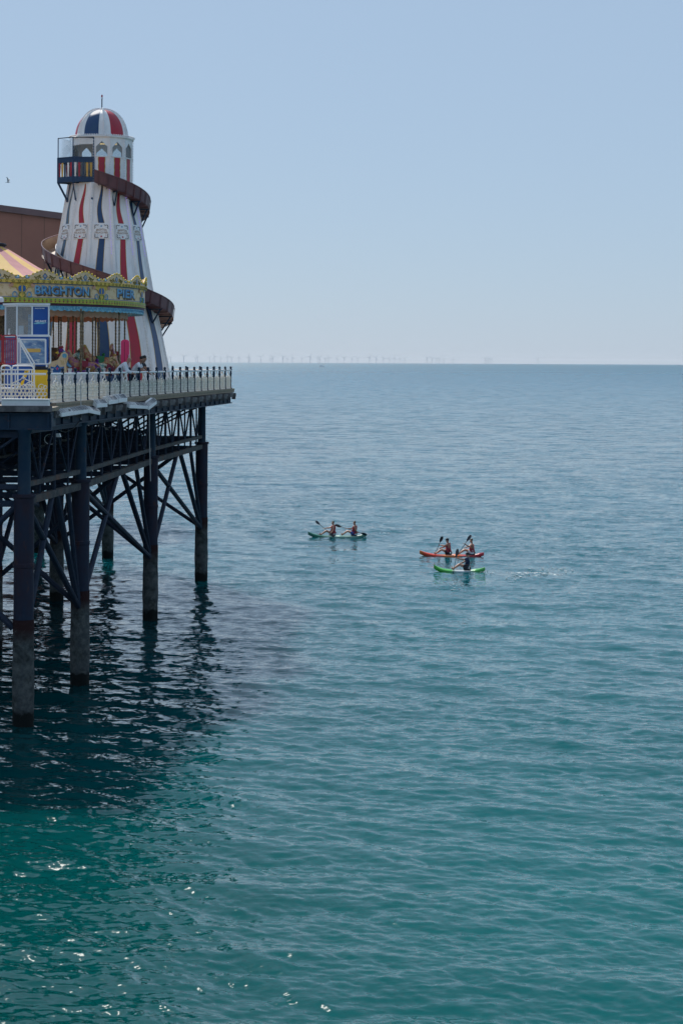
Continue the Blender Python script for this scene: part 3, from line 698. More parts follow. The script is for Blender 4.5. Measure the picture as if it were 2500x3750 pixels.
# eave and dome
g = MB(); g.lathe([(CR - .1, Z1 - DZ), (CR + .07, Z1 - DZ), (CR + .09, Z1 + .05 - DZ), (CR + .05, Z1 + .1 - DZ), (1.36, Z1 + .14 - DZ)], 12, off=15); part('eave', g, 'white', tw)
g = MB()
for k in range(84):
    an = k * 360 / 84; g.ball(cp(an, CR + .05, Z1 + .13), .045, 5, 3)
struct(part('bulb_strip', g, 'whitebulb', tw, True), 'stuff')
DR, DH, D0 = 1.40, 1.50, Z1 + .12
dome = lambda an, e, out=0: tp(an, (DR + out) * math.cos(R(e)) ** .92, D0 + (DH + out) * math.sin(R(e)))
def dome_sheet(a0, a1, e0, e1, out, na=5, ne=12, taper=None):
    g = MB(); vs = []
    for j in range(ne + 1):
        e = e0 + (e1 - e0) * j / ne
        for k in range(na + 1): vs.append(dome(a0 + (a1 - a0) * k / na, e, out))
    g.add(vs, [(j * (na + 1) + k, j * (na + 1) + k + 1, (j + 1) * (na + 1) + k + 1, (j + 1) * (na + 1) + k) for j in range(ne) for k in range(na)]); return g
for i in range(6):
    a0 = 5 + 60 * i; sp = part('dome_panel', dome_sheet(a0, a0 + 60, 0, 90, 0, 8), 'towerwhite', tw, True)
    part('stripe', dome_sheet(a0 + 14.5, a0 + 48, 1.5, 84, .008), 'red' if i % 2 == 0 else 'blue', sp, True)
    g = MB()
    for j in range(30): g.ball(dome(a0, 2 + 85 * j / 29, .075), .044, 6, 4)
    struct(part('bulb_strip', g, 'whitebulb', tw, True), 'stuff')
    g = MB(); g.path([dome(a0, 90 * j / 14, .0) for j in range(15)], .035, 5); part('dome_rib', g, 'white', tw)
g = MB(); g.tube((0, 0, D0 + DH - .05 - DZ), (0, 0, D0 + DH + .62 - DZ), .028, n=6); mp_ = part('mast', g, 'iron', tw)
g = MB(); g.lathe([(.045, 0), (.05, .02), (.05, .1), (.04, .11)], 8, (0, 0, D0 + DH + .58 - DZ)); part('beacon_base', g, 'alu', mp_)
g = MB(); g.lathe([(.042, .1), (.045, .2), (.02, .24), (0, .245)], 8, (0, 0, D0 + DH + .58 - DZ)); part('beacon', g, 'red', mp_, True)
# balcony
BP = [Vector((-.42, -1.62, 0)), Vector((-1.48, -1.55, 0)), Vector((-2.26, -.85, 0)), Vector((-1.62, .2, 0))]
bz0, bz1, bz2, bz3 = 21.38 - DZ, 21.58 - DZ, 22.62 - DZ, 23.68 - DZ
zz = lambda p, z: Vector((p.x, p.y, z))
g = MB(); g.prism([(p.x, p.y) for p in BP] + [(-.4, -.9)], lambda x, y: (x, y, bz0), lambda x, y: (x, y, bz0 + .06)); bal = part('balcony_floor', g, 'balcony', tw)
for p, q in zip(BP, BP[1:]):
    g = MB(); g.beam(zz(p, bz0 + .12), zz(q, bz0 + .12), .06, .28); g.beam(zz(p, bz2 - .12), zz(q, bz2 - .12), .06, .24); g.beam(zz(p, bz2 + .02), zz(q, bz2 + .02), .12, .05)
    m_ = p.lerp(q, .5); g.beam(zz(m_, bz0 + .2), zz(m_, bz2 - .2), .05, .14 if q is not BP[2] else .06); part('balcony_parapet', g, 'balcony', tw)
    for k in range(5):
        t_ = (k + .6) / 5.2; c_ = p.lerp(q, t_); v_ = (q - p).normalized()
        if abs(t_ - .5) < .06: continue
        g = MB(); o_ = Vector((0, 0, 0))
        hh = bz2 - .24 - (bz0 + .26)
        poly = [(-.05, 0), (.05, 0), (.035, .12), (.065, hh * .8), (.045, hh * .86), (.07, hh * .92), (.05, hh), (-.05, hh), (-.07, hh * .92), (-.045, hh * .86), (-.065, hh * .8), (-.035, .12)]
        n_ = Vector((-v_.y, v_.x, 0))
        g.prism(poly, lambda x, z: c_ + v_ * x + n_ * .015 + Vector((0, 0, bz0 + .26 + z)), lambda x, z: c_ + v_ * x - n_ * .015 + Vector((0, 0, bz0 + .26 + z)))
        part('baluster', g, ['gold', 'red', 'canvasy', 'white', 'crimson'][(k * 2 + (q is BP[2])) % 5], tw)
    g = MB(); g.add([zz(p, bz2 + .05), zz(q, bz2 + .05), zz(q, bz3 - .02), zz(p, bz3 - .02)], [(0, 1, 2, 3)]); part('balcony_glazing', g, 'perspex', tw)
    g = MB(); g.beam(zz(p, bz3), zz(q, bz3), .04, .04); part('glazing_rail', g, 'iron', tw)
for p in BP:
    g = MB(); g.beam(zz(p, bz0 - .05), zz(p, bz2), .1, .1); g.beam(zz(p, bz2), zz(p, bz3 + .02), .05, .05); part('balcony_post', g, 'balcony', tw)
for p, an in zip(BP[:3], (-15, -45, -70)):
    g = MB(); b_ = tp(an, TR(20.55) + .03, 20.45); g.beam(zz(p, bz0 - .02), b_, .07, .09); g.beam(zz(p * .72, bz0 - .02), b_, .05, .06); g.beam(zz(p, bz0 - .03), zz(p * .6, bz0 - .03), .06, .08); g.box((b_.x, b_.y, b_.z), (.1, .1, .16)); part('balcony_bracket', g, 'balcony', tw)
# spiral slide
KEY = [(-9, 21.62), (30, 21.12), (90, 20.35), (180, 19.2), (270, 18.0), (360, 16.3), (403, 15.4), (450, 14.62), (540, 13.4), (630, 12.2), (690, 11.4)]
def sz(an):
    for (a0, z0), (a1, z1) in zip(KEY, KEY[1:]):
        if an <= a1: return z0 + (z1 - z0) * (an - a0) / (a1 - a0)
    return KEY[-1][1]
def srad(an):
    z = sz(an); wdt = .62 + .2 * min(1, max(0, (an - 90) / 300)); ri = TR(min(z, 21.3)) + .03
    if an < 40: ri = max(ri, CR + .06)
    return ri, ri + wdt
st_ = 6; AN = list(range(-9, 690, st_))
def ribbon(fn0, fn1, th=.03, m='slide', nm='slide', smooth=True):
    g = MB(); vs = []
    for an in AN: vs += [fn0(an), fn1(an)]
    n = len(AN); g.add(vs, [(2 * k, 2 * k + 1, 2 * k + 3, 2 * k + 2) for k in range(n - 1)]); return g
hw = .62
sl = part('slide_chute', ribbon(lambda a: tp(a, srad(a)[0], sz(a) - .34), lambda a: tp(a, srad(a)[1], sz(a) - .34)), 'slide', tw, True)
part('chute_outer_wall', ribbon(lambda a: tp(a, srad(a)[1] - .06, sz(a) - .36), lambda a: tp(a, srad(a)[1] + .02, sz(a) + .28)), 'slide', sl, True)
part('chute_lining', ribbon(lambda a: tp(a, srad(a)[1] - .10, sz(a) - .32), lambda a: tp(a, srad(a)[1] - .02, sz(a) + .27)), 'slidein', sl, True)
part('chute_bed', ribbon(lambda a: tp(a, srad(a)[0] + .02, sz(a) - .30), lambda a: tp(a, srad(a)[1] - .08, sz(a) - .30)), 'slidein', sl, True)
part('chute_inner_wall', ribbon(lambda a: tp(a, srad(a)[0] + .03, sz(a) - .34), lambda a: tp(a, srad(a)[0] + .01, sz(a) + .1)), 'slidein', sl, True)
g = MB(); g.path([tp(a, srad(a)[1] + .02, sz(a) + .29) for a in AN], .03, 5); part('chute_rim', g, 'alu' if False else 'slide', sl, True)
g = MB(); g.path([tp(a, srad(a)[0] + .03, sz(a) + .12) for a in AN], .022, 5); part('chute_rim', g, 'alu', sl, True)
for a in range(-4, 690, 12):
    if 110 < a % 360 < 250: continue
    g = MB(); ro = srad(a)[1]; g.beam(tp(a, ro - .03, sz(a) - .37), tp(a, ro + .055, sz(a) + .27), .03, .05); g.beam(tp(a, ro, sz(a) - .38), tp(a, srad(a)[0] + .05, sz(a) - .38), .04, .05); part('rib', g, 'slide', sl)
for a in (20, 55, 80, 105, 255, 275, 295, 320, 345, 390, 418, 440, 462):
    ri, ro = srad(a); z = sz(a) - .38; lo = z - .75; g = MB()
    g.beam(tp(a, ro - .08, z), tp(a, TR(lo) + .03, lo), .05, .07); g.beam(tp(a - 4, ri + .02, z), tp(a - .5, TR(lo) + .03, lo), .05, .06); g.beam(tp(a, ro, z - .02), tp(a, ri, z - .02), .05, .06); part('slide_bracket', g, 'navy', tw)

# ------------------------------------------------------------------ carousel
CS = 82.0
cc = Vector((-16.15, 78.8, DZ)); RC = 7.32
ca_ = thing('carousel', 'galloper carousel with gold lettered rounding boards and striped canvas top', 'carousel', tuple(cc))
CT = 11.6                                   # the boards' angles are counted from the line of sight
def cq(an, r, z): an += CT; return Vector((r * math.sin(R(an)), -r * math.cos(R(an)), z - DZ))
def curved(g, a0, a1, zf0, zf1, r, n=20, th=.04):
    vs = []
    for k in range(n + 1):
        a = a0 + (a1 - a0) * k / n; vs += [cq(a, r, zf0(a)), cq(a, r, zf1(a)), cq(a, r - th, zf0(a)), cq(a, r - th, zf1(a))]
    fs = []
    for k in range(n):
        o = 4 * k; fs += [(o, o + 4, o + 5, o + 1), (o + 2, o + 3, o + 7, o + 6), (o + 1, o + 5, o + 7, o + 3), (o, o + 2, o + 6, o + 4)]
    g.add(vs, fs + [(0, 1, 3, 2), (4 * n, 4 * n + 2, 4 * n + 3, 4 * n + 1)]); return g
crest = lambda a: 15.60 + .15 * math.cos(R((a - 20.8) * 24)) * 1.0
def wrap(tm, a_mid, zmid, r, fitdeg, hgt, dx=0, dz=0):
    vs, fs = tm; xs = [v[0] for v in vs]; ys_ = [v[1] for v in vs]; xc, xw = (max(xs) + min(xs)) / 2, max(xs) - min(xs); yc, yw = (max(ys_) + min(ys_)) / 2, max(ys_) - min(ys_)
    return [cq(a_mid + (v[0] - xc) / xw * fitdeg + dx, r + v[2], zmid + (v[1] - yc) / yw * hgt + dz) for v in vs], fs
TXT = {0: ('BRIGHTON', 21.0), 1: ('PIER', 13.5), 11: ('PIER', 13.5)}
for i in range(12):
    a0 = 13.3 + 30 * i; a1 = a0 + 30; am = a0 + 15
    g = MB(); curved(g, a0, a1, lambda a: 14.60, lambda a: 15.22, RC); bo = part('rounding_board', g, 'cream', ca_, True)
    g = MB(); curved(g, a0, a1, lambda a: 15.34, crest, RC + .05, 40); part('crest_board', g, 'cream', bo)
    g = MB(); curved(g, a0, a1, lambda a: 15.215, lambda a: 15.35, RC + .10, 20, .12); part('cornice', g, 'ochre', bo)
    g = MB(); curved(g, a0, a1, lambda a: 14.40, lambda a: 14.605, RC + .03, 20, .08); part('lower_band', g, 'olive', bo)
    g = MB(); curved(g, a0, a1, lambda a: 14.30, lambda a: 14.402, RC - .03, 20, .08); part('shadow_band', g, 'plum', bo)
    g = MB(); curved(g, a0 + .2, a1 - .2, lambda a: 15.175, lambda a: 15.20, RC + .006, 20, .02); curved(g, a0 + .2, a1 - .2, lambda a: 14.625, lambda a: 14.645, RC + .006, 20, .02); part('border_line', g, 'dkblue', bo)
    vis = i in (10, 11, 0, 1, 2, 3)
    if vis:
        g = MB()
        for k in range(20):
            a = a0 + (k + .5) * 1.5; g.prism([(-.045, 14.52), (.045, 14.52), (0, 14.585)], lambda x, z: cq(a + x * 7.8, RC + .033, z), lambda x, z: cq(a + x * 7.8, RC + .028, z))
        struct(part('dentil', g, 'green', bo), 'stuff')
        g = MB()
        for k in range(20):
            a = a0 + (k + .5) * 1.5; g.prism([(-.05, 14.50), (.05, 14.50), (0, 14.42)], lambda x, z: cq(a + x * 7.8, RC + .033, z), lambda x, z: cq(a + x * 7.8, RC + .028, z))
        struct(part('dentil', g, 'crimson', bo), 'stuff')
        g = MB()
        for k in range(15):
            a = a0 + (k + .5) * 2; g.torus(cq(a, RC + .105, 15.275), .05, .014, cq(a + 90, 1, DZ), Vector((0, 0, 1)), 8, 3)
        struct(part('egg_moulding', g, 'shade', bo), 'stuff')
        # medallions on the crest
        for ac in (a0 + 7.5, a0 + 22.5):
            P2 = lambda x, z, o=.0: cq(ac + math.degrees(x / RC), RC + .055 + o, 15.50 + z)
            for nm, m, s_, o in (('diamond', 'plum', .14, .004), ('diamond', 'ltblue', .105, .008), ('diamond', 'salmon', .05, .012)):
                g = MB(); g.prism([(-s_ * .8, 0), (0, -s_), (s_ * .8, 0), (0, s_)], lambda x, z: P2(x, z, o), lambda x, z: P2(x, z, o - .004)); part(nm, g, m, bo)
            g = MB()
            for s_ in (-1, 1):
                g.path([P2(s_ * (.17 + .05 * q), -.09 + .07 * math.sin(q * 1.4), .01) for q in range(7)], .02, 4); g.path([P2(s_ * (.2 + .035 * q), .04 - .02 * q, .01) for q in range(6)], .022, 4)
            part('scroll', g, 'shade', bo)
            g = MB(); g.path([P2(-.2 + .05 * q, -.135 + .025 * math.sin(q * 2.2), .01) for q in range(9)], .018, 4); part('scroll', g, 'ltblue', bo)
        for ac in (a0 + 1.6, a0 + 13.2, a0 + 16.8, a0 + 28.4):
            P2 = lambda x, z, o=.0: cq(ac + math.degrees(x / RC), RC + .055 + o, 15.46 + z)
            for m, q, o in (('dkblue', 1.0, .004), ('aqua', .78, .008), ('whitebulb', .4, .012)):
                g = MB(); g.prism([(.105 * q * math.cos(k * .6283), .075 * q * math.sin(k * .6283)) for k in range(10)], lambda x, z: P2(x, z, o), lambda x, z: P2(x, z, o - .004)); part('medallion', g, m, bo)
        # pilaster at the left joint
        P2 = lambda x, z, o=.0: cq(a0 + math.degrees(x / RC), RC + .012 + o, 14.61 + z)
        for m, q, o in (('crimson', 1.08, .006), ('ochre', 1.0, .012)):
            g = MB(); poly = [(-.16, 0), (.16, 0), (.13, .1), (.12, .22), (.24, .40), (.46, .44), (.5, .50), (.42, .60), (-.42, .60), (-.5, .50), (-.46, .44), (-.24, .40), (-.12, .22), (-.13, .1)]
            g.prism([(x * q, z) for x, z in poly], lambda x, z: P2(x, z, o), lambda x, z: P2(x, z, o - .006)); part('pilaster', g, m, bo)
        for s_ in (-1, 1):
            g = MB(); g.prism([(s_ * (.03 + .13 * abs(math.cos(k * .5236 - 1.5708)) ** .7), .36 + .13 * math.sin(k * .5236 - 1.5708)) for k in range(7)], lambda x, z: P2(x, z, .018), lambda x, z: P2(x, z, .013)); part('rosette', g, 'dkblue', bo)
            g = MB(); g.path([P2(s_ * (.30 + .09 * math.cos(q)), .12 + .11 * math.sin(q), .02) for q in np.linspace(-1.8, 3.6, 11)], .022, 4); g.path([P2(s_ * (.24 + .03 * q), .03 + .0 * q, .02) for q in range(7)], .02, 4); part('scroll', g, 'ltblue', bo)
            g = MB(); g.path([P2(s_ * (.06 + .07 * math.cos(q)), .11 + .09 * math.sin(q), .02) for q in np.linspace(-1.6, 1.6, 7)], .018, 4); part('scroll', g, 'green', bo)
            g = MB(); g.prism([(s_ * x, z) for x, z in ((.36, .46), (.52, .42), (.56, .5), (.44, .58), (.36, .57))], lambda x, z: P2(x, z, .02), lambda x, z: P2(x, z, .014)); part('carved_head', g, 'salmon', bo)
    g = MB()
    for k in range(22):
        a = a0 + (k + .5) * 30 / 22; g.ball(cq(a, RC + .07, crest(a) + .005), .042, 6, 4)
    struct(part('crest_bulbs', g, 'yellow', bo, True), 'stuff')
    # lambrequin
    g = MB(); curved(g, a0, a1, lambda a: 14.14 - .05 * abs(math.sin(R((a - a0) * 180 / 2.5))), lambda a: 14.31, RC - .05, 48, .02); fr_ = part('lambrequin', g, 'aqua', bo)
    if vis:
        g = MB()
        for k in range(24):
            a = a0 + (k + .5) * 1.25; g.torus(cq(a, RC - .045, 14.22), .045, .012, cq(a + 90, 1, DZ), Vector((0, 0, 1)), 7, 3)
        struct(part('lambrequin_scroll', g, 'ltblue', bo), 'stuff')
    g = MB(); curved(g, a0, a1, lambda a: 13.93 - .07 * abs(math.sin(R((a - a0) * 180 / 3.75))), lambda a: 14.32, RC - .75, 40, .02); part('valance', g, 'salmon', bo)
    if i in TXT:
        tx, fit = TXT[i]; tm = textmesh(tx, 1.0, .018)
        for nm, m, dx, dz, o in (('letter_shadow', 'plum', .75, -.085, .010), ('letter_shadow', 'shade', .42, -.048, .016), ('lettering', 'dkblue', .1, -.012, .024), ('lettering', 'ltblue', 0, 0, .030)):
            tt = textmesh(tx, 1.0, .040 if m != 'ltblue' else .012); g = MB(); g.add(*wrap(tt, am - .8 if tx == 'BRIGHTON' else am - .4, 14.94, RC + o, fit * .96, .37, dx, dz)); part(nm, g, m, bo)
        # serifs
    # flourish on panel
# canvas top
for k in range(24):
    a0 = k * 15; g = MB(); n = 4; vs = []
    for j, (r_, z_) in enumerate(((1.05, 17.12), (2.6, 16.2), (4.8, 15.12), (7.1, 14.35))):
        for q in range(n + 1): sag = -.05 * math.sin(math.pi * q / n) * j / 3; vs.append(cq(a0 + 15 * q / n, r_, z_ + sag))
    g.add(vs, [(j * (n + 1) + q, j * (n + 1) + q + 1, (j + 1) * (n + 1) + q + 1, (j + 1) * (n + 1) + q) for j in range(3) for q in range(n)]); part('canvas_gore', g, 'canvasy' if k % 2 else 'canvasp', ca_, True)
g = MB(); g.lathe([(1.1, 17.05 - DZ), (1.12, 17.2 - DZ), (.9, 17.3 - DZ), (0, 17.35 - DZ)], 24); g.torus((0, 0, 17.2 - DZ), 1.13, .05, (1, 0, 0), (0, 1, 0), 24, 5); part('crown_ring', g, 'iron', ca_)
g = MB(); g.lathe([(0, .30), (RC - .35, .30), (RC - .35, 0)], 48); part('platform', g, 'wood', ca_)
g = MB(); g.lathe([(1.9, .3), (1.9, 3.4), (2.3, 3.7)], 12); dr = part('centre_drum', g, 'drum', ca_)
for k in range(12):
    g = MB(); g.tube(cq(k * 30, 1.95, DZ + .3), cq(k * 30, 1.95, DZ + 3.5), .06, n=6); part('drum_column', g, 'brass', dr)
g = MB(); g.lathe([(2.2, 3.72), (6.6, 3.95)], 24); part('underside', g, 'crimson', ca_)
for k in range(18):
    g = MB(); a = k * 20 + 6; g.beam(cq(a, 2.0, 14.25), cq(a, 6.9, 14.25), .08, .16); part('spoke', g, 'ochre', ca_)
g = MB()
for k in range(70):
    a = 2 + k * 1.15; g.ball(cq(a, 5.6, 14.16), .045, 5, 3)
struct(part('underside_bulbs', g, 'lampglow', ca_), 'stuff')
# twisted pole
def twisted(h, r, n=5, turns=5.0):
    g = MB(); k = int(h / .07); vs = []
    for j in range(k + 1):
        z = h * j / k
        for q in range(8):
            an = q * math.pi / 4; tw_ = turns * z * 2; rad = r * (1 + .28 * math.cos(2 * (an - tw_ * 2))); vs.append((rad * math.cos(an), rad * math.sin(an), z))
    g.add(vs, [(j * 8 + q, j * 8 + (q + 1) % 8, (j + 1) * 8 + (q + 1) % 8, (j + 1) * 8 + q) for j in range(k) for q in range(8)]); return g.data('pole', 'brass', True)
POLE = twisted(3.75, .036); POLEBIG = twisted(3.75, .047)
# horse (faces -X locally)
hj = [((.0, 0, .0), .16, .2), ((-.32, 0, .04), .17, .21), ((.34, 0, .03), .17, .2), ((-.52, 0, .26), .10, .14), ((-.64, 0, .52), .075, .10), ((-.78, 0, .50), .065, .085), ((-.95, 0, .36), .05, .06),
      ((-.40, .10, -.2), .075), ((-.66, .10, -.34), .045), ((-.58, .10, -.6), .03), ((-.40, -.10, -.2), .075), ((-.70, -.10, -.22), .045), ((-.72, -.10, -.5), .03),
      ((.40, .10, -.2), .09), ((.52, .10, -.42), .05), ((.76, .10, -.6), .03), ((.40, -.10, -.2), .09), ((.58, -.10, -.38), .05), ((.82, -.10, -.52), .03),
      ((.52, 0, .12), .05), ((.74, 0, -.02), .06), ((.84, 0, -.3), .03), ((-.66, .05, .64), .02), ((-.66, -.05, .64), .02)]
he = [(0, 1), (0, 2), (1, 3), (3, 4), (4, 5), (5, 6), (1, 7), (7, 8), (8, 9), (1, 10), (10, 11), (11, 12), (2, 13), (13, 14), (14, 15), (2, 16), (16, 17), (17, 18), (2, 19), (19, 20), (20, 21), (4, 22), (4, 23)]
g = MB(); g.add(*skinmesh(hj, he, 1)); HORSE = g.data('horse', 'cream', True)
g = MB(); g.box((.02, 0, .19), (.34, .30, .06)); g.prism([(-.15, .2), (.18, .2), (.16, .0), (.02, -.08), (-.12, -.0)], lambda x, z: (x, .205, z), lambda x, z: (x, .17, z)); g.prism([(-.15, .2), (.18, .2), (.16, .0), (.02, -.08), (-.12, -.0)], lambda x, z: (x, -.205, z), lambda x, z: (x, -.17, z)); g.ball((.2, 0, .27), .1, 6, 4, (.6, 1.4, .8)); SADDLE = g.data('saddle', 'crimson')
g = MB()
for k in range(7): g.ball((-.44 - .03 * k, .0, .28 + .055 * k), .085, 5, 3, (1, .7, 1))
MANE = g.data('mane', 'gold', True)
HC = [nmat('horse_paint_%d' % k, a_, b_, 7, .35, .45, .58, detail=3) for k, (a_, b_) in enumerate((((.55, .36, .16), (.42, .10, .05)), ((.30, .13, .06), (.10, .05, .03)), ((.62, .55, .40), (.10, .25, .22)), ((.40, .20, .08), (.25, .05, .16))))]
SC = [M['crimson'], M['green'], M['dkblue'], mat('purple_paint', (.13, .02, .22), .4)]
def inst(nm, me, par, m=None):
    o = link(nm, me, par)
    if m: o.material_slots[0].link = 'OBJECT'; o.material_slots[0].material = m
    return o
def place_pole(px, sD, z0, big=False, horse=None, col=0, rz=0.0, hz_=1.15):
    p = W(px, 1300, sD); l = Vector((p.x, p.y, DZ)) - cc
    o = link('pole', POLEBIG if big else POLE, ca_, (l.x, l.y, z0)); 
    o.scale = (1, 1, (3.72 - z0) / 3.75)
    if horse:
        h = inst('horse', HORSE, ca_, HC[col % 4]); h.location = (l.x, l.y, hz_ + .24); h.rotation_euler = (0, 0, rz); h.scale = (horse,) * 3
        inst('saddle', SADDLE, h, SC[(col + 1) % 4]); inst('mane', MANE, h, [M['gold'], M['ochre'], M['hair'], M['blonde']][col % 4])
for px, sD, z0, big, hs, cl, rz, hz_ in (
    (216, 80.5, 1.2, False, .9, 1, .2, 1.2), (224, 82.0, .3, False, 0, 0, 0, 0), (251, 86.5, .3, True, 0, 0, 0, 0), (268, 83.5, .3, False, .9, 3, .5, 1.25), (280, 84.5, .3, False, .95, 1, .4, 1.05),
    (297, 88.2, .3, True, 0, 0, 0, 0), (304, 86.6, .3, False, 1.0, 3, .5, 1.10), (340, 85.5, .3, False, 1.05, 2, .6, 1.05), (350, 83.5, .3, False, .9, 0, .6, 1.25), (363, 84.5, .3, False, 1.05, 0, .5, 1.3),
    (424, 83.6, .3, False, 1.0, 3, 1.45, 1.4), (437, 84.2, .3, False, .9, 0, 1.4, 1.0), (457, 82.4, .3, False, 0, 0, 0, 0), (196, 77, .3, False, .9, 0, .2, 1.3), (183, 79, .3, False, .9, 2, .2, 1.1), (20, 87, .3, False, .95, 1, 0, 1.2), (60, 88, .3, False, .95, 0, 0, 1.0), (5, 85, .3, True, 0, 0, 0, 0)):
    place_pole(px, sD, z0, big, hs, cl, rz, hz_)
# cockerel mount
p = W(275, 1300, 86.8); l = Vector((p.x, p.y, DZ)) - cc; l.z = .98
ck = [((0, 0, .0), .24, .3), ((.36, 0, -.02), .2, .24), ((-.28, 0, .12), .18, .2), ((-.42, 0, .42), .11), ((-.52, 0, .72), .085), ((-.58, 0, .98), .09), ((-.60, 0, 1.1), .06), ((.62, 0, .12), .14), ((.85, 0, .34), .08), ((-.05, .12, -.4), .06), ((-.05, .12, -.68), .04), ((-.05, -.12, -.4), .06), ((-.05, -.12, -.68), .04)]
g = MB(); g.add(*skinmesh(ck, [(0, 1), (0, 2), (2, 3), (3, 4), (4, 5), (5, 6), (1, 7), (7, 8), (0, 9), (9, 10), (0, 11), (11, 12)], 1))
ckm = nmat('cockerel_paint', (.34, .19, .05), (.14, .07, .03), 9, .4, .45, .58)
co_ = part('cockerel', g, ckm, ca_, True, loc=l)
g = MB(); g.prism([(-.70, .98), (-.84, .90), (-.68, .86)], lambda x, z: (x, .03, z), lambda x, z: (x, -.03, z)); part('beak', g, 'yellow', co_)
g = MB(); g.ball((-.57, 0, .99), .115, 8, 5, (1, .9, 1)); part('head_paint', g, SC[3], co_, True)
g = MB(); g.prism([(-.70, 1.08), (-.66, 1.2), (-.58, 1.16), (-.52, 1.22), (-.47, 1.1)], lambda x, z: (x, .025, z), lambda x, z: (x, -.025, z)); g.ball((-.66, 0, .80), .07, 6, 4); part('comb', g, 'crimson', co_)
g = MB(); g.path([(-.46, -.02, .98), (-.40, -.05, .7), (-.28, -.1, .42), (-.12, -.16, .28)], [.07, .07, .075, .05], 6); part('neck_plume', g, 'ltblue', co_, True)
g = MB(); g.path([(-.4, -.18, .12), (-.15, -.27, .08), (.2, -.28, .10), (.5, -.2, .14)], .05, 5); part('harness', g, SC[3], co_, True)
g = MB(); g.box((.1, 0, .26), (.5, .42, .1)); part('saddle', g, 'crimson', co_)
# chariot end board
p = W(212, 1300, 88.6); l = Vector((p.x, p.y, DZ)) - cc; l.z = .5
poly = [(-.40, 0), (-.43, .35), (-.36, .55), (-.42, .82), (-.38, .98), (-.2, 1.02), (.02, 1.10), (.16, 1.36), (.30, 1.42), (.42, 1.32), (.44, 1.16), (.36, .9), (.38, .5), (.40, 0)]
g = MB(); g.prism(poly, lambda x, z: (x, -.04, z), lambda x, z: (x, .04, z)); ch = part('chariot_board', g, 'cream', ca_, loc=l)
g = MB(); g.prism([(.095 * math.cos(k * .5236) + .29, .095 * math.sin(k * .5236) + 1.26) for k in range(12)], lambda x, z: (x, -.055, z), lambda x, z: (x, -.04, z)); part('rosette', g, 'aqua', ch)
g = MB(); g.prism([(-.26, .05), (.26, .05), (.24, .5), (.28, .82), (.1, .78), (0, .9), (-.1, .78), (-.28, .82), (-.24, .5)], lambda x, z: (x, -.05, z), lambda x, z: (x, -.039, z)); part('painted_panel', g, 'dkblue', ch)
g = MB()
for s_ in (-1, 1):
    g.path([(s_ * (.14 + .08 * math.cos(q)), -.06, .35 + .16 * math.sin(q)) for q in np.linspace(-2, 3, 10)], .025, 4); g.path([(s_ * (.12 + .09 * math.cos(q)), -.06, .65 + .1 * math.sin(q)) for q in np.linspace(-2, 3, 9)], .022, 4)
part('scroll', g, 'ltblue', ch)
g = MB(); g.ball((0, -.05, .30), .06, 6, 4, (1, .5, 1)); g.ball((0, -.05, .72), .055, 6, 4, (1, .5, 1)); part('flower', g, 'pink', ch)
# salmon/brown hanging banners at left behind the kiosk
g = MB(); g.box((0, 0, .9), (.5, .5, 1.9)); l2 = W(192, 1300, 80.5); part('organ_case', g, 'drum', ca_, loc=(l2.x - cc.x, l2.y - cc.y, .3))

# ------------------------------------------------------------------ picket fence round the carousel
pk = MB(); pk.prism([(-.055, 0), (.055, 0), (.055, .92), (.03, .98), (-.03, .98), (-.055, .92)], lambda x, z: (x, -.012, z), lambda x, z: (x, .012, z)); PK = pk.data('picket', 'white')
fa = W(187, 1400, 93.5); fa.z = DZ; fb = W(445, 1400, 85.0); fb.z = DZ
pf = thing('picket_fence', 'low white picket fence between the carousel and the lattice railing', 'fence', tuple(fa))
d = fb - fa; v = d.normalized(); an = math.atan2(v.y, v.x); n = int(d.length / .165)
for i in range(n): link('picket', PK, pf, v * (d.length * (i + .5) / n), an)
for z in (.25, .75):
    g = MB(); g.beam(Vector((0, .03, z)), d + Vector((0, .03, z)), .03, .07); part('fence_rail', g, 'white', pf)
for i in range(0, 5):
    g = MB(); c = d * (i / 4); g.box((c.x, c.y + .05, .55), (.12, .1, 1.1)); g.box((c.x, c.y + .05, 1.12), (.16, .14, .05)); part('fence_post', g, 'white', pf)
pf.location.z += .10

# ------------------------------------------------------------------ ticket kiosk
KS = 97.0; k0 = W(100, 1470, KS); k0.z = DZ
kk = thing('ticket_kiosk', 'blue ticket kiosk with glazed corner and yellow base beside the carousel', 'kiosk', tuple(k0), R(10))
kx = lambda px: (px - 1250) / KS - k0.x + (1300 - 1328) * math.sin(ROLL) / KS
kz = lambda py: (1322.5 - py) / KS + CAMZ - DZ
xl, xm, x1_, x2_, xr = kx(21), kx(60), kx(63), kx(118), kx(178); dep = 1.7
zb, zy, zd, zt = 0, kz(1354), kz(1230), kz(1117)
g = MB(); g.box(((xm + xr) / 2, dep / 2, (zy + zd) / 2), (xr - xm, dep, zd - zy)); part('lower_body', g, 'kblue', kk)
g = MB(); g.box(((x2_ + xr) / 2 + .01, dep / 2, (zb + zy) / 2), (xr - x2_ + .06, dep + .06, zy - zb)); part('plinth', g, 'kyellow', kk)
g = MB(); g.box(((xm + x2_) / 2 - .02, dep / 2 + .03, (zb + zy) / 2), (x2_ - xm - .03, dep, zy - zb)); part('plinth', g, 'kblue', kk)
g = MB(); g.box(((x2_ + xr) / 2, .04, (zd + zt) / 2), (xr - x2_ - .04, .06, zt - zd - .05)); bp_ = part('display_panel', g, 'kblue', kk)
tm = textmesh('AIR RACE', .098, .003); g = MB(); g.add([((x2_ + xr) / 2 + v[0] + .18 * v[1], .004, kz(1176) + v[1]) for v in tm[0]], tm[1]); part('lettering', g, 'whitebulb', bp_)
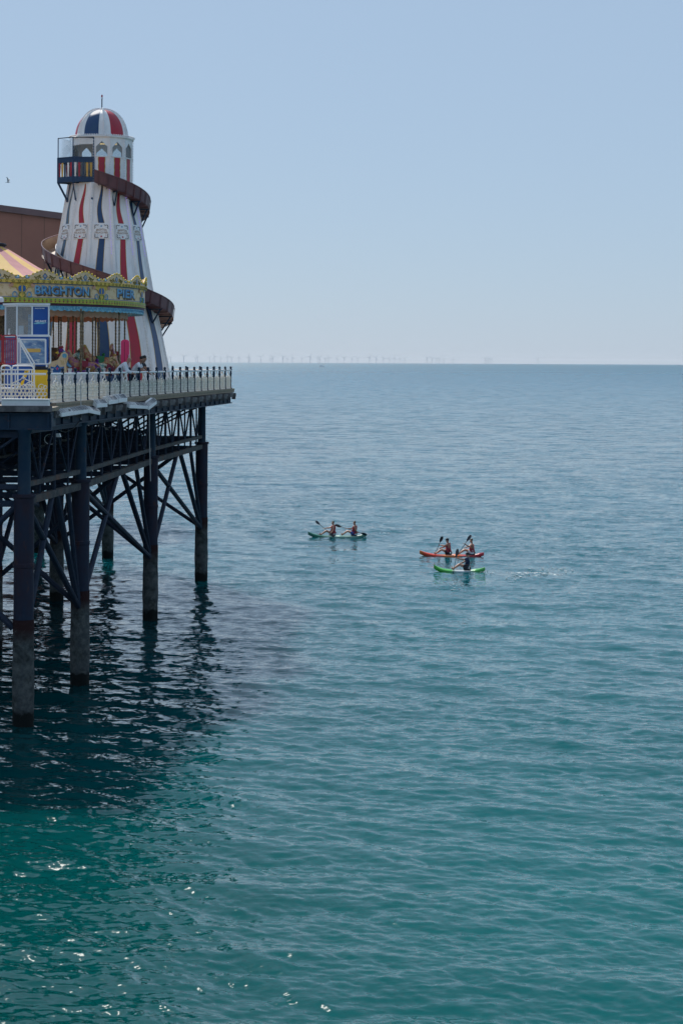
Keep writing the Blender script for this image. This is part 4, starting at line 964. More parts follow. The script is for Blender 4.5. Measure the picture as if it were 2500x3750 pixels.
g = MB(); g.prism([(-.26, .0), (-.1, .05), (.28, .03), (.1, -.02), (-.22, -.03)], lambda x, z: ((x2_ + xr) / 2 + x, .004, kz(1184) + z), lambda x, z: ((x2_ + xr) / 2 + x, .009, kz(1184) + z)); part('swoosh', g, 'aqua', bp_)
tm = textmesh('BRIGHTON PIER', .05, .002); g = MB(); g.add([((x2_ + xr) / 2 - .03 + v[0], .004, kz(1129) + v[1]) for v in tm[0]], tm[1]); part('lettering', g, 'alu', bp_)
# frame and panes
zc0 = zd
for x_, y_ in ((x1_, 0), (x2_, 0), (xr, 0), (xl, .75), (xr, dep), (xl, dep)):
    g = MB(); g.beam((x_, y_, zd - .02), (x_, y_, zt), .06, .06); part('corner_post', g, 'alu', kk)
for a_, b_ in (((x1_, 0), (xr, 0)), ((x1_, 0), (xl, .75)), ((xr, 0), (xr, dep)), ((xl, .75), (xl, dep))):
    for z_ in (zc0, zt - .03):
        g = MB(); g.beam((*a_, z_), (*b_, z_), .05, .06); part('frame_rail', g, 'alu', kk)
for a_, b_ in (((x1_, 0), (x2_, 0)), ((x1_, 0), (xl, .75)), ((xr, .05), (xr, dep)), ((xl, .75), (xl, dep))):
    g = MB(); A_, B_ = Vector((*a_, 0)), Vector((*b_, 0)); nn_ = Vector((.006, .006, 0)); g.prism([(0.03, zc0), (.97, zc0), (.97, zt - .05), (.03, zt - .05)], lambda t_, z: zz(A_.lerp(B_, t_), z), lambda t_, z: zz(A_.lerp(B_, t_) + nn_, z)); part('window_pane', g, 'glass', kk)
g = MB(); g.prism([(xl - .1, .65), (x1_, -.1), (xr + .05, -.1), (xr + .05, dep + .1), (xl - .1, dep + .1)], lambda x, y: (x, y, zt), lambda x, y: (x, y, zt + .07)); part('roof', g, 'alu', kk)
g = MB(); g.prism([(xl, .75), (x1_, .02), (xm, .02), (xm, dep), (xl, dep)], lambda x, y: (x, y, zc0 - .04), lambda x, y: (x, y, zc0)); part('counter', g, 'white', kk)
g = MB(); g.prism([(xl, .75), (x1_, .05), (x1_, dep), (xl, dep)], lambda x, y: (x, y, .3), lambda x, y: (x, y, zc0 - .05)); part('lower_body', g, 'kblue', kk)
g = MB(); g.box(((kx(76) + kx(111)) / 2, -.012, (kz(1247) + kz(1325)) / 2), (0.02, .012, .02)); 
g = MB(); g.box((kx(119), -.03, (kz(1243) + kz(1330)) / 2), (kx(166) - kx(73), .02, kz(1243) - kz(1330))); po = part('poster', g, 'kposter', kk)
g = MB(); g.box((kx(119), -.045, kz(1283)), (.62, .008, .14)); part('poster_title', g, 'canvasy', po)
g = MB(); g.box((kx(78), .05, kz(1208)), (.2, .02, .32)); part('notice', g, 'whitebulb', kk)
g = MB(); g.box((kx(110), .06, kz(1190)), (.13, .02, .8)); part('price_list', g, 'kposter', kk)
g = MB(); g.box((kx(44), .55, kz(1225)), (.28, .2, .12)); g.prism([(-.12, 0), (.14, .03), (.1, .22), (-.1, .2)], lambda x, z: (kx(43) + x, .5, kz(1222) + z), lambda x, z: (kx(43) + x, .6, kz(1222) + z)); part('till', g, 'white', kk)
g = MB(); g.box(((xl + xr) / 2 + .2, dep - .05, (zd + zt) / 2), (xr - xl - .5, .05, zt - zd)); part('back_wall', g, 'drum', kk)
g = MB(); g.box((kx(148), -.045, kz(1347)), (.58, .03, .13)); part('dark_strip', g, 'darkcloth', kk)

def tubes(name, label, cat, org, pieces, m, r=.028, nm='bar'):
    th = thing(name, label, cat, tuple(org))
    for it in pieces:
        pts, rr_ = (it, r) if not isinstance(it, tuple) or not isinstance(it[1], float) else it
        g = MB(); g.path(pts, rr_, 6); part(nm if rr_ >= r else 'baluster', g, m, th, True, world=True)
    return th
def rrect(x0, y0, x1, y1, s, rad=6):
    """rounded frame between photo pixels, upright at one depth"""
    pts = []
    for cx_, cy_, a0 in ((x1 - rad, y0 + rad, -90), (x1 - rad, y1 - rad, 0), (x0 + rad, y1 - rad, 90), (x0 + rad, y0 + rad, 180)):
        for k in range(4): t_ = R(a0 + 30 * k); pts.append(W(cx_ + rad * math.cos(t_), cy_ + rad * math.sin(t_), s))
    return pts + [pts[0]]
hs_ = 99.5
tubes('stair_handrail', 'white tubular handrail frame with diagonal in front of the blue kiosk', 'handrail', W(125, 1470, hs_), [rrect(63, 1228, 186, 1333, hs_, 9), [W(66, 1243, hs_), W(168, 1243, hs_)], [W(168, 1243, hs_), W(168, 1333, hs_)], [W(75, 1243, hs_), W(75, 1333, hs_)],
      [W(64, 1237, 100.5), W(125, 1347, 100.5), W(127, 1470, 100.5)], [W(70, 1237, 101.3), W(127, 1330, 101.3), W(127, 1345, 101)], [W(66, 1240, hs_), W(66, 1478, hs_)], [W(172, 1330, hs_), W(172, 1345, hs_)]], 'tubewhite', .03)
hs2 = 103.0
pcs = [[W(4, 1470, hs2), W(4, 1352, hs2), W(8, 1342, hs2), W(16, 1339, hs2), W(30, 1339, hs2), W(38, 1342, hs2), W(42, 1352, hs2), W(42, 1470, hs2)], [W(44, 1470, hs2), W(44, 1352, hs2), W(49, 1341, hs2), W(58, 1339, hs2), W(112, 1339, hs2), W(121, 1342, hs2), W(126, 1352, hs2), W(126, 1470, hs2)],
       [W(4, 1354, hs2), W(42, 1354, hs2)], [W(44, 1354, hs2), W(126, 1354, hs2)], [W(4, 1408, hs2), W(42, 1408, hs2)], [W(44, 1408, hs2), W(126, 1408, hs2)]] + [([W(x, 1354, hs2), W(x, 1470, hs2)], .018) for x in (17, 29, 57, 108, 117)]
tubes('barrier', 'low white tubular crowd barrier with rounded tops before the kiosk', 'barrier', W(65, 1470, hs2), pcs, 'tubewhite', .027)
rs = 100.5
for (xa, xb, lab, ) in ((14, 60, 'red barred gate left of the kiosk diagonal handrail'), (-40, 9, 'red barred gate cut off by the left edge of the picture')):
    th = tubes('red_gate', lab, 'gate', W((xa + xb) / 2, 1335, rs), [rrect(xa, 1228, xb, 1333, rs, 5), [W(xa, 1241, rs), W(xb, 1241, rs)]] + [([W(x, 1241, rs), W(x, 1333, rs)], .014) for x in np.arange(xa + 7, xb - 3, 6.5)], 'redtube', .026)
    g = MB(); c_ = W((xa + xb) / 2, 1285, rs - .8); g.box(c_, ((xb - xa - 8) / rs, .03, .78)); part('banner', g, 'kposter', th, world=True)
# platform behind barrier, yellow number sign
th = thing('number_sign', 'slanted yellow sign with the number 3 hung on the white barrier', 'sign', tuple(W(50 + 40, 1425, 104)))
sgn = [(89, 1363), (106, 1357 + 6), (96, 1383), (79, 1383)]
g = MB(); g.prism([(92, 1357), (107, 1357), (97, 1382), (84, 1382)], lambda x, y: W(x, y, 104), lambda x, y: W(x, y, 103.7)); part('board', g, 'kyellow', th, world=True)
g = MB(); g.prism([(80, 1395), (92, 1388), (88, 1405), (70, 1424), (66, 1424)], lambda x, y: W(x, y, 104), lambda x, y: W(x, y, 103.7)); part('board', g, 'kyellow', th, world=True)
tm = textmesh('3', .17, .006); c_ = W(96.5, 1367, 104.05); g = MB(); g.add([(c_.x + v[0] + .15 * v[1], c_.y - .004, c_.z + v[1]) for v in tm[0]], tm[1]); part('numeral', g, 'shade', th, world=True)
# steps platform
g = MB(); c_ = W(60, 1440, 99); st = thing('step_platform', 'dark blue step platform at the foot of the kiosk', 'platform', (c_.x, c_.y, DZ))
g.box((-.3, 0, .25), (1.9, 1.2, .5)); part('riser', g, 'kblue', st); g = MB(); g.box((-.3, 0, .52), (1.98, 1.28, .04)); part('tread', g, 'alu', st)

# loudspeaker horn at the left edge
c_ = W(4, 1098, 92); sp = thing('flood_lamp', 'white rounded lamp housing at the left edge above the kiosk', 'lamp', tuple(c_))
g = MB(); g.lathe([(0, .12), (.09, .1), (.13, .0), (.12, -.09), (0, -.1)], 10); part('housing', g, 'white', sp, True); g = MB(); g.tube((-.35, 0, -.05), (-.05, 0, -.02), .03, n=5); part('arm', g, 'white', sp)

# ------------------------------------------------------------------ brown hall behind
bs = 46.0
bh = thing('brown_hall', 'large plain brown clad hall with sloping roof edge behind the helter skelter', 'building', (-27, FPX / bs, DZ))
ztop = lambda px: W(px, 768 + (px) * .125, bs).z
xw0, xw1 = W(-420, 900, bs).x, W(330, 900, bs).x
nP = 9
for i in range(nP):
    xa, xb = xw0 + (xw1 - xw0) * i / nP, xw0 + (xw1 - xw0) * (i + 1) / nP
    f = lambda x: DZ + 13.95 - (x + 27.2) * .125
    g = MB(); g.prism([(xa + .02, DZ), (xb - .02, DZ), (xb - .02, f(xb) - .5), (xa + .02, f(xa) - .5)], lambda x, z: (x, FPX / bs, z), lambda x, z: (x, FPX / bs + .2, z)); part('cladding_panel', g, 'brown', bh, world=True)
    g = MB(); g.beam((xb, FPX / bs + .05, DZ), (xb, FPX / bs + .05, f(xb) - .5), .06, .12); part('cladding_joint', g, 'joint', bh, world=True)
g = MB(); g.prism([(xw0, f(xw0) - .5), (xw1, f(xw1) - .5), (xw1, f(xw1)), (xw0, f(xw0))], lambda x, z: (x, FPX / bs - .25, z), lambda x, z: (x, FPX / bs + 9, z)); part('roof', g, 'brownroof', bh, world=True)
g = MB(); g.box((xw1 - .1, FPX / bs + 4.6, DZ + 5.5), (.2, 8.8, 11)); part('side_wall', g, 'brown', bh, world=True)

# ------------------------------------------------------------------ lifebuoy cabinet
p_ = W(463, 1455, 88.0); lb = thing('lifebuoy_cabinet', 'tall rounded pink lifebuoy cabinet on a red post by the railing', 'cabinet', (p_.x, p_.y, DZ))
zc = lambda py: CAMZ - (py - 1323.8) / 88.0 - DZ
hzc, lzc = zc(1243), zc(1362)
outl = []
for k in range(9): t_ = math.pi * k / 8; outl.append((.175 * math.cos(t_), hzc - .12 + .12 * math.sin(t_)))
for k in range(9): t_ = math.pi + math.pi * k / 8; outl.append((.175 * math.cos(t_), lzc + .12 + .12 * math.sin(t_)))
g = MB(); g.prism(outl, lambda x, z: (x - .05, -.10, z), lambda x, z: (x - .05, .10, z))
g.prism([(x * .86, (z - (hzc + lzc) / 2) * .95 + (hzc + lzc) / 2) for x, z in outl], lambda x, z: (x - .05, -.16, z), lambda x, z: (x - .05, .16, z)); part('case', g, 'pink', lb)
g = MB(); g.beam((-.06, -.163, lzc + .12), (-.06, -.163, hzc - .1), .02, .02); part('seam', g, 'crimson', lb)
g = MB(); g.box((.1, -.11, (hzc + lzc) / 2 - .05), (.07, .13, hzc - lzc - .25)); part('side_rib', g, 'pink', lb)
g = MB(); g.beam((.12, -.18, 0), (.12, -.18, zc(1300)), .07, .05); part('post', g, 'redpost', lb)
g = MB(); g.box((.13, -.21, zc(1325)), (.02, .01, .6)); part('reflector', g, 'whitebulb', lb)

# ------------------------------------------------------------------ people
def limb(sh, el, wr): return None
def elbow(s, h, l1, l2, bend):
    s, h = Vector(s), Vector(h); d = h - s; L = min(d.length, l1 + l2 - .01)
    a = (l1 * l1 - l2 * l2 + L * L) / (2 * L); q = math.sqrt(max(l1 * l1 - a * a, 0)); u = d.normalized(); b = Vector(bend) - u * Vector(bend).dot(u); b.normalize(); return s + u * a + b * q
def fingers(g, wr, di, up, curl=.6, side=1):
    """palm already in the body; five tapered bent fingers"""
    di, up = Vector(di).normalized(), Vector(up).normalized(); ac = di.cross(up).normalized()
    for k, (o, L) in enumerate(((-.028, .07), (-.01, .08), (.01, .075), (.027, .06))):
        b = wr + di * .05 + ac * o; m_ = b + di * (L * .55) - up * (L * .2 * curl); e = m_ + di * (L * .3) - up * (L * .6 * curl); g.path([b, m_, e], [.010, .0095, .007], 5)
    b = wr + di * .01 + ac * (side * .032); m_ = b + di * .03 + ac * (side * .03) - up * .01; e = m_ + di * .03 - up * .015; g.path([b, m_, e], [.012, .011, .008], 5)
def person(th, J, skin, hair, top, sleeves, bottom, legcover, hairmesh='short', cap=None, topname='shirt', bottomname='shorts', longsleeve=False, footcol='blackrub'):
    """J: dict of joints in thing space. body = one continuous skin mesh, clothes are children"""
    n = []; e = []; ix = {}
    def v(k, p, r, r2=None): ix[k] = len(n); n.append((tuple(p), r, r2 or r)); return ix[k]
    P = J
    v('pel', P['pel'], .14, .125); v('spi', P['spi'], .14, .12); v('che', P['che'], .165, .135); v('nek', P['nek'], .06); 
    hd = (P['head'] - P['nek']).normalized(); fw = P['face'].normalized()
    v('h0', P['head'] - hd * .08 + fw * .02, .085, .08); v('h1', P['head'] + hd * .0, .125, .112); v('h2', P['head'] + hd * .075, .115, .105)
    e += [('pel', 'spi'), ('spi', 'che'), ('che', 'nek'), ('nek', 'h0'), ('h0', 'h1'), ('h1', 'h2')]
    v('nose', P['head'] + fw * .095 - hd * .01, .016); e.append(('h1', 'nose'))
    for s in 'lr':
        v('sh' + s, P['sh' + s], .075); v('el' + s, P['el' + s], .05); v('wr' + s, P['wr' + s], .032); hv = (P['wr' + s] - P['el' + s]).normalized(); v('pa' + s, P['wr' + s] + hv * .06, .034, .02)
        e += [('che', 'sh' + s), ('sh' + s, 'el' + s), ('el' + s, 'wr' + s), ('wr' + s, 'pa' + s)]
        v('hi' + s, P['hi' + s], .10); v('kn' + s, P['kn' + s], .062); v('an' + s, P['an' + s], .04); v('to' + s, P['to' + s], .035)
        v('cf' + s, P['kn' + s].lerp(P['an' + s], .35), .058)
        e += [('pel', 'hi' + s), ('hi' + s, 'kn' + s), ('kn' + s, 'cf' + s), ('cf' + s, 'an' + s), ('an' + s, 'to' + s)]
    g = MB(); g.add(*skinmesh(n, [(ix[a], ix[b]) for a, b in e], 1))
    for s, sd in (('l', 1), ('r', -1)):
        hv = (P['wr' + s] - P['el' + s]).normalized(); up = Vector((0, 0, 1)) if abs(hv.z) < .8 else fw
        fingers(g, P['wr' + s] + hv * .05, hv, up, 1.0, sd)
    sd_ = fw.cross(hd).normalized()
    for q in (-1, 1): g.ball(P['head'] + sd_ * (q * .08) - hd * .01, .022, 5, 4, (.7, .7, 1.2))
    body = part('body', g, skin, th, True)
    g = MB()
    for q in (-1, 1): g.ball(P['head'] + sd_ * (q * .032) + fw * .073 + hd * .015, .011, 5, 3)
    part('eyes', g, 'hair', th)
    def cloth(nm, keys, m, extra=.012, ov=None):
        kk_ = list(keys); idx = {k: i for i, k in enumerate(kk_)}; jl = []
        for k in kk_:
            p, r, r2 = n[ix[k]] if k in ix else ov[k]; 
            if ov and k in ov: p, r, r2 = ov[k]
            jl.append((p, r + extra, r2 + extra))
        ee = [(idx[a], idx[b]) for a, b in e if a in idx and b in idx]
        if ov:
            for a, b in ov.get('_e', []): ee.append((idx[a], idx[b]))
        g = MB(); g.add(*skinmesh(jl, ee, 1)); return part(nm, g, m, th, True)
    ov = {'_e': []}; keys = ['pel', 'spi', 'che', 'shl', 'shr']
    if longsleeve: keys += ['ell', 'elr', 'wrl', 'wrr']
    elif sleeves:
        for s in 'lr':
            q = P['sh' + s].lerp(P['el' + s], .7); ov['sv' + s] = (tuple(q), .058, .058); ov['_e'].append(('sh' + s, 'sv' + s)); keys.append('sv' + s)
    else:
        for s in 'lr': ov['sh' + s] = (tuple(P['che'].lerp(P['sh' + s], .6)), .085, .085)
        ov['che'] = (tuple(P['che'] + fw * .02), .155, .155); ov['spi'] = (tuple(P['spi'] + fw * .02), .145, .145)
        ov['nk'] = (tuple(P['che'].lerp(P['nek'], .45)), .075, .075); keys = ['spi', 'che', 'shl', 'shr', 'nk', 'wa']; ov['wa'] = (tuple(P['spi'].lerp(P['pel'], .75)), .14, .14); ov['_e'] += [('che', 'nk'), ('spi', 'wa')]
    cloth(topname, keys, top, .034 if sleeves or longsleeve else .055, ov)
    ov = {'_e': []}; keys = ['pel', 'hil', 'hir']
    if legcover >= 1: keys += ['knl', 'knr', 'cfl', 'cfr', 'anl', 'anr']
    else:
        for s in 'lr': q = P['hi' + s].lerp(P['kn' + s], legcover); ov['sh_' + s] = (tuple(q), .088, .088); ov['_e'].append(('hi' + s, 'sh_' + s)); keys.append('sh_' + s)
    cloth(bottomname, keys, bottom, .014, ov)
    if hair:
        g = MB(); c_ = P['head'] + hd * .04 - fw * .02
        if hairmesh == 'curly':
            rg = random.Random(5)
            for k in range(90):
                d_ = Vector((rg.gauss(0, 1), rg.gauss(0, 1), rg.gauss(0, 1))).normalized()
                if d_.dot(fw) > .55 and d_.z < .5: continue
                q = c_ - hd * .03 + Vector((d_.x * .135, d_.y * .135, d_.z * .15 - (.06 if d_.z < 0 else 0))); g.ball(q, rg.uniform(.03, .05), 5, 4)
        else:
            rg = random.Random(8)
            for k in range(60):
                d_ = Vector((rg.gauss(0, 1), rg.gauss(0, 1), rg.gauss(0, 1))).normalized()
                if d_.dot(hd) < (.0 if d_.dot(fw) < .1 else .55): continue
                g.ball(c_ + d_ * .085, rg.uniform(.02, .036), 5, 3)
            g.ball(c_ + hd * .012, .092, 10, 6)
        part('hair', g, hair, th, True)
    if cap:
        g = MB(); c_ = P['head'] + hd * .05; g.ball(c_ + hd * .01, .108, 10, 6); a1 = c_ + fw * .08 + hd * .0; g.prism([(-.07, 0), (.07, 0), (.055, .09), (-.055, .09)], lambda x, y: a1 + sd_ * x + fw * y, lambda x, y: a1 + sd_ * x + fw * y + hd * .012); part('cap', g, cap, th, True)
    for s in 'lr':
        g = MB(); a_, t_ = P['an' + s], P['to' + s]; g.path([a_ - (t_ - a_) * .3, a_.lerp(t_, .5), t_ + (t_ - a_) * .2], [.045, .05, .035], 7); part('shoe', g, footcol, th, True)
    return body
V = Vector
def stander(label, px, sD, faceang, lean, skin, hair, top, sleeves, bottom, hgt=1.0, hairmesh='short', longsleeve=False, armz=1.08, reach=.5, extra=None, headdrop=0):
    p = W(px, 1400, sD); th = thing('person', label, 'person', (p.x, p.y, DZ), R(faceang))   # local +X is the way the person faces
    J = {}; l = lean
    J['pel'] = V((0, 0, .95)); J['spi'] = V((.12 * l, 0, 1.15)); J['che'] = V((.34 * l, 0, 1.36)); J['nek'] = V((.50 * l, 0, 1.53)); J['head'] = J['nek'] + V((.05, 0, .135 - headdrop)); J['face'] = V((1, 0, -.25 - headdrop))
    for s, q in (('l', 1), ('r', -1)):
        J['sh' + s] = J['che'] + V((.05 * l, q * .185, .09)); J['wr' + s] = V((.34 * l + reach, q * .12, armz)); J['el' + s] = elbow(J['sh' + s], J['wr' + s], .30, .27, (-.3, q * .5, -1))
        J['hi' + s] = V((-.02, q * .1, .90)); J['kn' + s] = V((.03, q * .11, .49)); J['an' + s] = V((-.08, q * .11, .08)); J['to' + s] = V((.08, q * .13, .04))
    for k in J:
        if k != 'face': J[k] = J[k] * hgt
    person(th, J, skin, hair, top, sleeves, bottom, 1.0, hairmesh, longsleeve=longsleeve, bottomname='trousers'); return th
stander('woman with curly blonde hair and maroon top looking down by the railing', 396, 91.0, -20, .35, 'skin', 'blonde', 'maroon', True, 'denim', .93, 'curly', armz=1.15, reach=.22, headdrop=.03)
stander('bald man in long sleeved white top leaning on the railing', 424, 89.6, 2, 1.0, 'skin', None, 'whitetee', False, 'denim', .99, longsleeve=True, armz=1.08, reach=.34, headdrop=.02)
stander('bearded dark haired man in short sleeved white t shirt leaning on the railing', 484, 85.4, -5, .75, 'skin2', 'hair', 'whitetee', True, 'darkcloth', .98, armz=1.10, reach=.42, headdrop=.0)
stander('man with dark glasses half hidden behind the man in the white t shirt', 500, 84.2, -5, .6, 'skin2', 'hair', 'darkcloth', True, 'denim', 1.0, armz=1.09, reach=.45)

# ------------------------------------------------------------------ kayaks, paddlers, paddles
def kmat(name, stops):
    m = mat(name, (.5, .5, .5), .3); t = m.node_tree; N = t.nodes; tc = N.new('ShaderNodeTexCoord'); sx = N.new('ShaderNodeSeparateXYZ'); t.links.new(tc.outputs['Object'], sx.inputs[0])
    nz = N.new('ShaderNodeTexNoise'); nz.inputs['Scale'].default_value = 2.2; t.links.new(tc.outputs['Object'], nz.inputs['Vector'])
    ma = N.new('ShaderNodeMath'); ma.operation = 'MULTIPLY_ADD'; ma.inputs[1].default_value = .5; t.links.new(nz.outputs['Fac'], ma.inputs[0]); t.links.new(sx.outputs['X'], ma.inputs[2])
    mr = N.new('ShaderNodeMapRange'); mr.inputs[1].default_value = -1.8; mr.inputs[2].default_value = 2.3; t.links.new(ma.outputs[0], mr.inputs[0])
    cr = N.new('ShaderNodeValToRGB'); t.links.new(mr.outputs[0], cr.inputs[0]); el = cr.color_ramp.elements
    el[0].position, el[0].color = stops[0][0], (*stops[0][1], 1); el[1].position, el[1].color = stops[1][0], (*stops[1][1], 1)
    for p_, c_ in stops[2:]: x = el.new(p_); x.color = (*c_, 1)
    t.links.new(cr.outputs[0], N['Principled BSDF'].inputs['Base Color']); return m
def kayak(label, px, py, s, L, m, seats, rz=0, deckm='darkcloth', wid=.39, bow=.22):
    p = W(px, py, s); th = thing('kayak', label, 'kayak', (p.x, p.y, -.02), rz); g = MB(); ns = 25; nv = 14; vs = []
    for i in range(ns):
        t = -1 + 2 * i / (ns - 1); x = t * L / 2; w_ = wid * max(.03, (1 - abs(t) ** 2.6)) ** .8; rise = (bow if t < 0 else bow * .45) * abs(t) ** 4
        bot = -.13 * (1 - abs(t) ** 4) + rise * .75; top = .17 + rise - .02 * (1 - t * t)
        for k in range(nv):
            an = 2 * math.pi * k / nv; cy, cz = math.cos(an), math.sin(an); y = w_ * (abs(cy) ** .75) * (1 if cy > 0 else -1)
            z = (top + bot) / 2 + (top - bot) / 2 * (abs(cz) ** .7) * (1 if cz > 0 else -1)
            if cz > .3 and any(abs(x - q + .25) < .62 for q in seats) and abs(cy) < .8: z -= .09
            vs.append((x, y, z))
    fs = [(i * nv + k, i * nv + (k + 1) % nv, (i + 1) * nv + (k + 1) % nv, (i + 1) * nv + k) for i in range(ns - 1) for k in range(nv)] + [tuple(range(nv)), tuple((ns - 1) * nv + k for k in range(nv))]
    g.add(vs, fs); h = part('hull', g, m, th, True)
    for q in seats:
        g = MB(); g.box((q + .02, 0, .14), (.38, .42, .06)); g.prism([(q + .15, .12), (q + .20, .12), (q + .24, .30), (q + .19, .30)], lambda x, z: (x, -.19, z), lambda x, z: (x, .19, z)); part('seat', g, deckm, th)
    g = MB(); g.lathe([(.13, .0), (.13, .03), (.08, .045), (0, .045)], 12, (-L * .33, 0, .155)); part('hatch', g, deckm, th)
    for x in (-L * .47, L * .46):
        g = MB(); tz = .165 + (bow if x < 0 else bow * .45) * .6; g.path([(x + (.06 if x < 0 else -.1), -.03, tz - .03), (x + (.08 if x < 0 else -.08), 0, tz + .03), (x + (.1 if x < 0 else -.06), .03, tz - .03)], .010, 5); part('toggle', g, 'blackrub', th)
    return th
def paddle(label, kt, p1, p2, twist=0.0):
    p1, p2 = V(p1), V(p2); c = (p1 + p2) / 2; o = kt.location + c
    th = thing('paddle', label, 'paddle', tuple(o)); u = (p2 - p1).normalized(); L = (p2 - p1).length
    g = MB(); g.tube(-u * (L / 2 - .3), u * (L / 2 - .3), .018, n=6); part('shaft', g, 'paddle', th, True)
    for s in (-1, 1):
        a = V((0, 0, 1)) if abs(u.z) < .9 else V((1, 0, 0)); wv = u.cross(V((0, 1, 0))).normalized(); tw_ = twist if s > 0 else 0.15
        wv = Matrix.Rotation(tw_, 3, u) @ wv; nv_ = u.cross(wv)
        poly = [(.0, .018), (.06, .05), (.16, .085), (.30, .095), (.40, .08), (.46, .045), (.47, 0), (.45, -.04), (.38, -.075), (.28, -.09), (.14, -.075), (.05, -.045), (0, -.018)]
        g = MB(); b = u * (s * (L / 2 - .46)); g.prism(poly, lambda x, y: b + u * (s * x) + wv * y + nv_ * (.012 + .02 * math.cos(y * 14)), lambda x, y: b + u * (s * x) + wv * y + nv_ * (-.002 + .02 * math.cos(y * 14))); part('blade', g, 'paddle', th)
    return th
def paddler(label, kt, x0, hands, lean, skin, hair, top, bottom, sleeves=False, cap=None, headturn=0, topname='buoyancy_vest'):
    th = thing('person', label, 'person', tuple(kt.location + V((x0, 0, .17)))); J = {}
    J['pel'] = V((0, 0, .12)); J['spi'] = V((.03 + .06 * lean, 0, .32)); J['che'] = V((.04 + .16 * lean, 0, .52)); J['nek'] = V((.02 + .2 * lean, 0, .68)); J['head'] = V((-.01 + .2 * lean, 0, .815)); J['face'] = V((-1, headturn, .0))
    for s, q in (('l', -1), ('r', 1)):
        J['sh' + s] = J['che'] + V((-.01, q * .185, .085)); h = V(hands[0 if s == 'l' else 1]) - V((x0, 0, .17)); d_ = h - J['sh' + s]; h = J['sh' + s] + d_.normalized() * min(d_.length, .60); J['wr' + s] = h; J['el' + s] = elbow(J['sh' + s], h, .32, .295, (.1, q * .4, -1))
        J['hi' + s] = V((-.04, q * .1, .11)); J['kn' + s] = V((-.43, q * .15, .27)); J['an' + s] = V((-.80, q * .12, .0)); J['to' + s] = V((-.85, q * .13, .09))
    person(th, J, skin, hair, top, sleeves, bottom, .55, cap=cap, topname=topname, footcol=skin); return th
def team(kt, x0, label_p, label_pad, p1, p2, h1, h2, **kw):
    """p1 upper blade tip, p2 lower blade tip; h = fraction along the shaft for the two hands (near, far side)"""
    a, b = V(p1), V(p2); paddle(label_pad, kt, a, b, kw.pop('twist', .3))
    paddler(label_p, kt, x0, (a.lerp(b, h1), a.lerp(b, h2)), **kw)
kg = kmat('hull_sea_green', [(0, (.02, .14, .10)), (.22, (.03, .19, .13)), (.45, (.16, .33, .26)), (.75, (.20, .36, .30)), (1, (.08, .26, .20))])
kr = kmat('hull_red_orange', [(0, (.62, .16, .02)), (.1, (.60, .05, .015)), (.3, (.58, .035, .012)), (.42, (.62, .17, .015)), (.62, (.60, .12, .012)), (.7, (.50, .012, .02)), (1, (.46, .012, .03))])
ks = kmat('hull_lime_white', [(0, (.03, .22, .04)), (.2, (.07, .42, .05)), (.36, (.05, .34, .06)), (.46, (.45, .52, .56)), (.64, (.46, .53, .57)), (.72, (.06, .36, .07)), (1, (.04, .32, .06))])
KA = kayak('pale sea green tandem kayak farthest from the viewer', 1234, 1963, 53.2, 4.0, kg, (-.32, 1.14), R(2))
KB = kayak('red and orange tandem kayak between the two green ones', 1653, 2034, 58.9, 4.0, kr, (-.22, 1.22), R(3))
KC = kayak('lime green and white single kayak nearest the viewer', 1681, 2095, 63.6, 2.95, ks, (.42,), R(-4), bow=.27)
KA.rotation_euler = KB.rotation_euler = KC.rotation_euler = (0, 0, 0)
team(KA, -.32, 'dark haired front paddler in red vest in the sea green kayak', 'black paddle of the front paddler in the sea green kayak', (-1.47, .62, 1.04), (-.18, -.78, .10), .78, .46, lean=.2, skin='skin', hair='hair', top='vestred', bottom='darkcloth', headturn=-.35)
team(KA, 1.14, 'rear paddler with brown hair and blue shorts in the sea green kayak', 'black paddle of the rear paddler in the sea green kayak', (-.12, .72, .78), (2.05, -.30, .20), .70, .38, lean=.3, skin='skin', hair='hair', top='vestred', bottom='bluecloth', headturn=-.8)
team(KB, -.22, 'front paddler in black cap and red vest in the red kayak', 'black paddle raised by the capped paddler in the red kayak', (-.58, .0, 1.26), (-1.12, .80, -.25), .40, .60, lean=-.2, skin='skin', hair='hair', top='vestred', bottom='darkcloth', cap='darkcloth', twist=1.2)
team(KB, 1.22, 'bareheaded rear paddler in red vest in the red kayak', 'black paddle held upright by the rear paddler in the red kayak', (1.16, -.3, 1.36), (.02, -.75, -.25), .33, .56, lean=.0, skin='skin', hair='hair', top='vestred', bottom='whitetee', twist=.9)
team(KC, .42, 'lone paddler in dark shirt and cap in the lime green kayak', 'black paddle dipped beside the lime green single kayak', (-.10, .12, 1.30), (-.46, -.62, -.35), .30, .62, lean=.3, skin='skin', hair='hair', top='vestnavy', bottom='darkcloth', sleeves=True, cap='darkcloth', twist=.8)

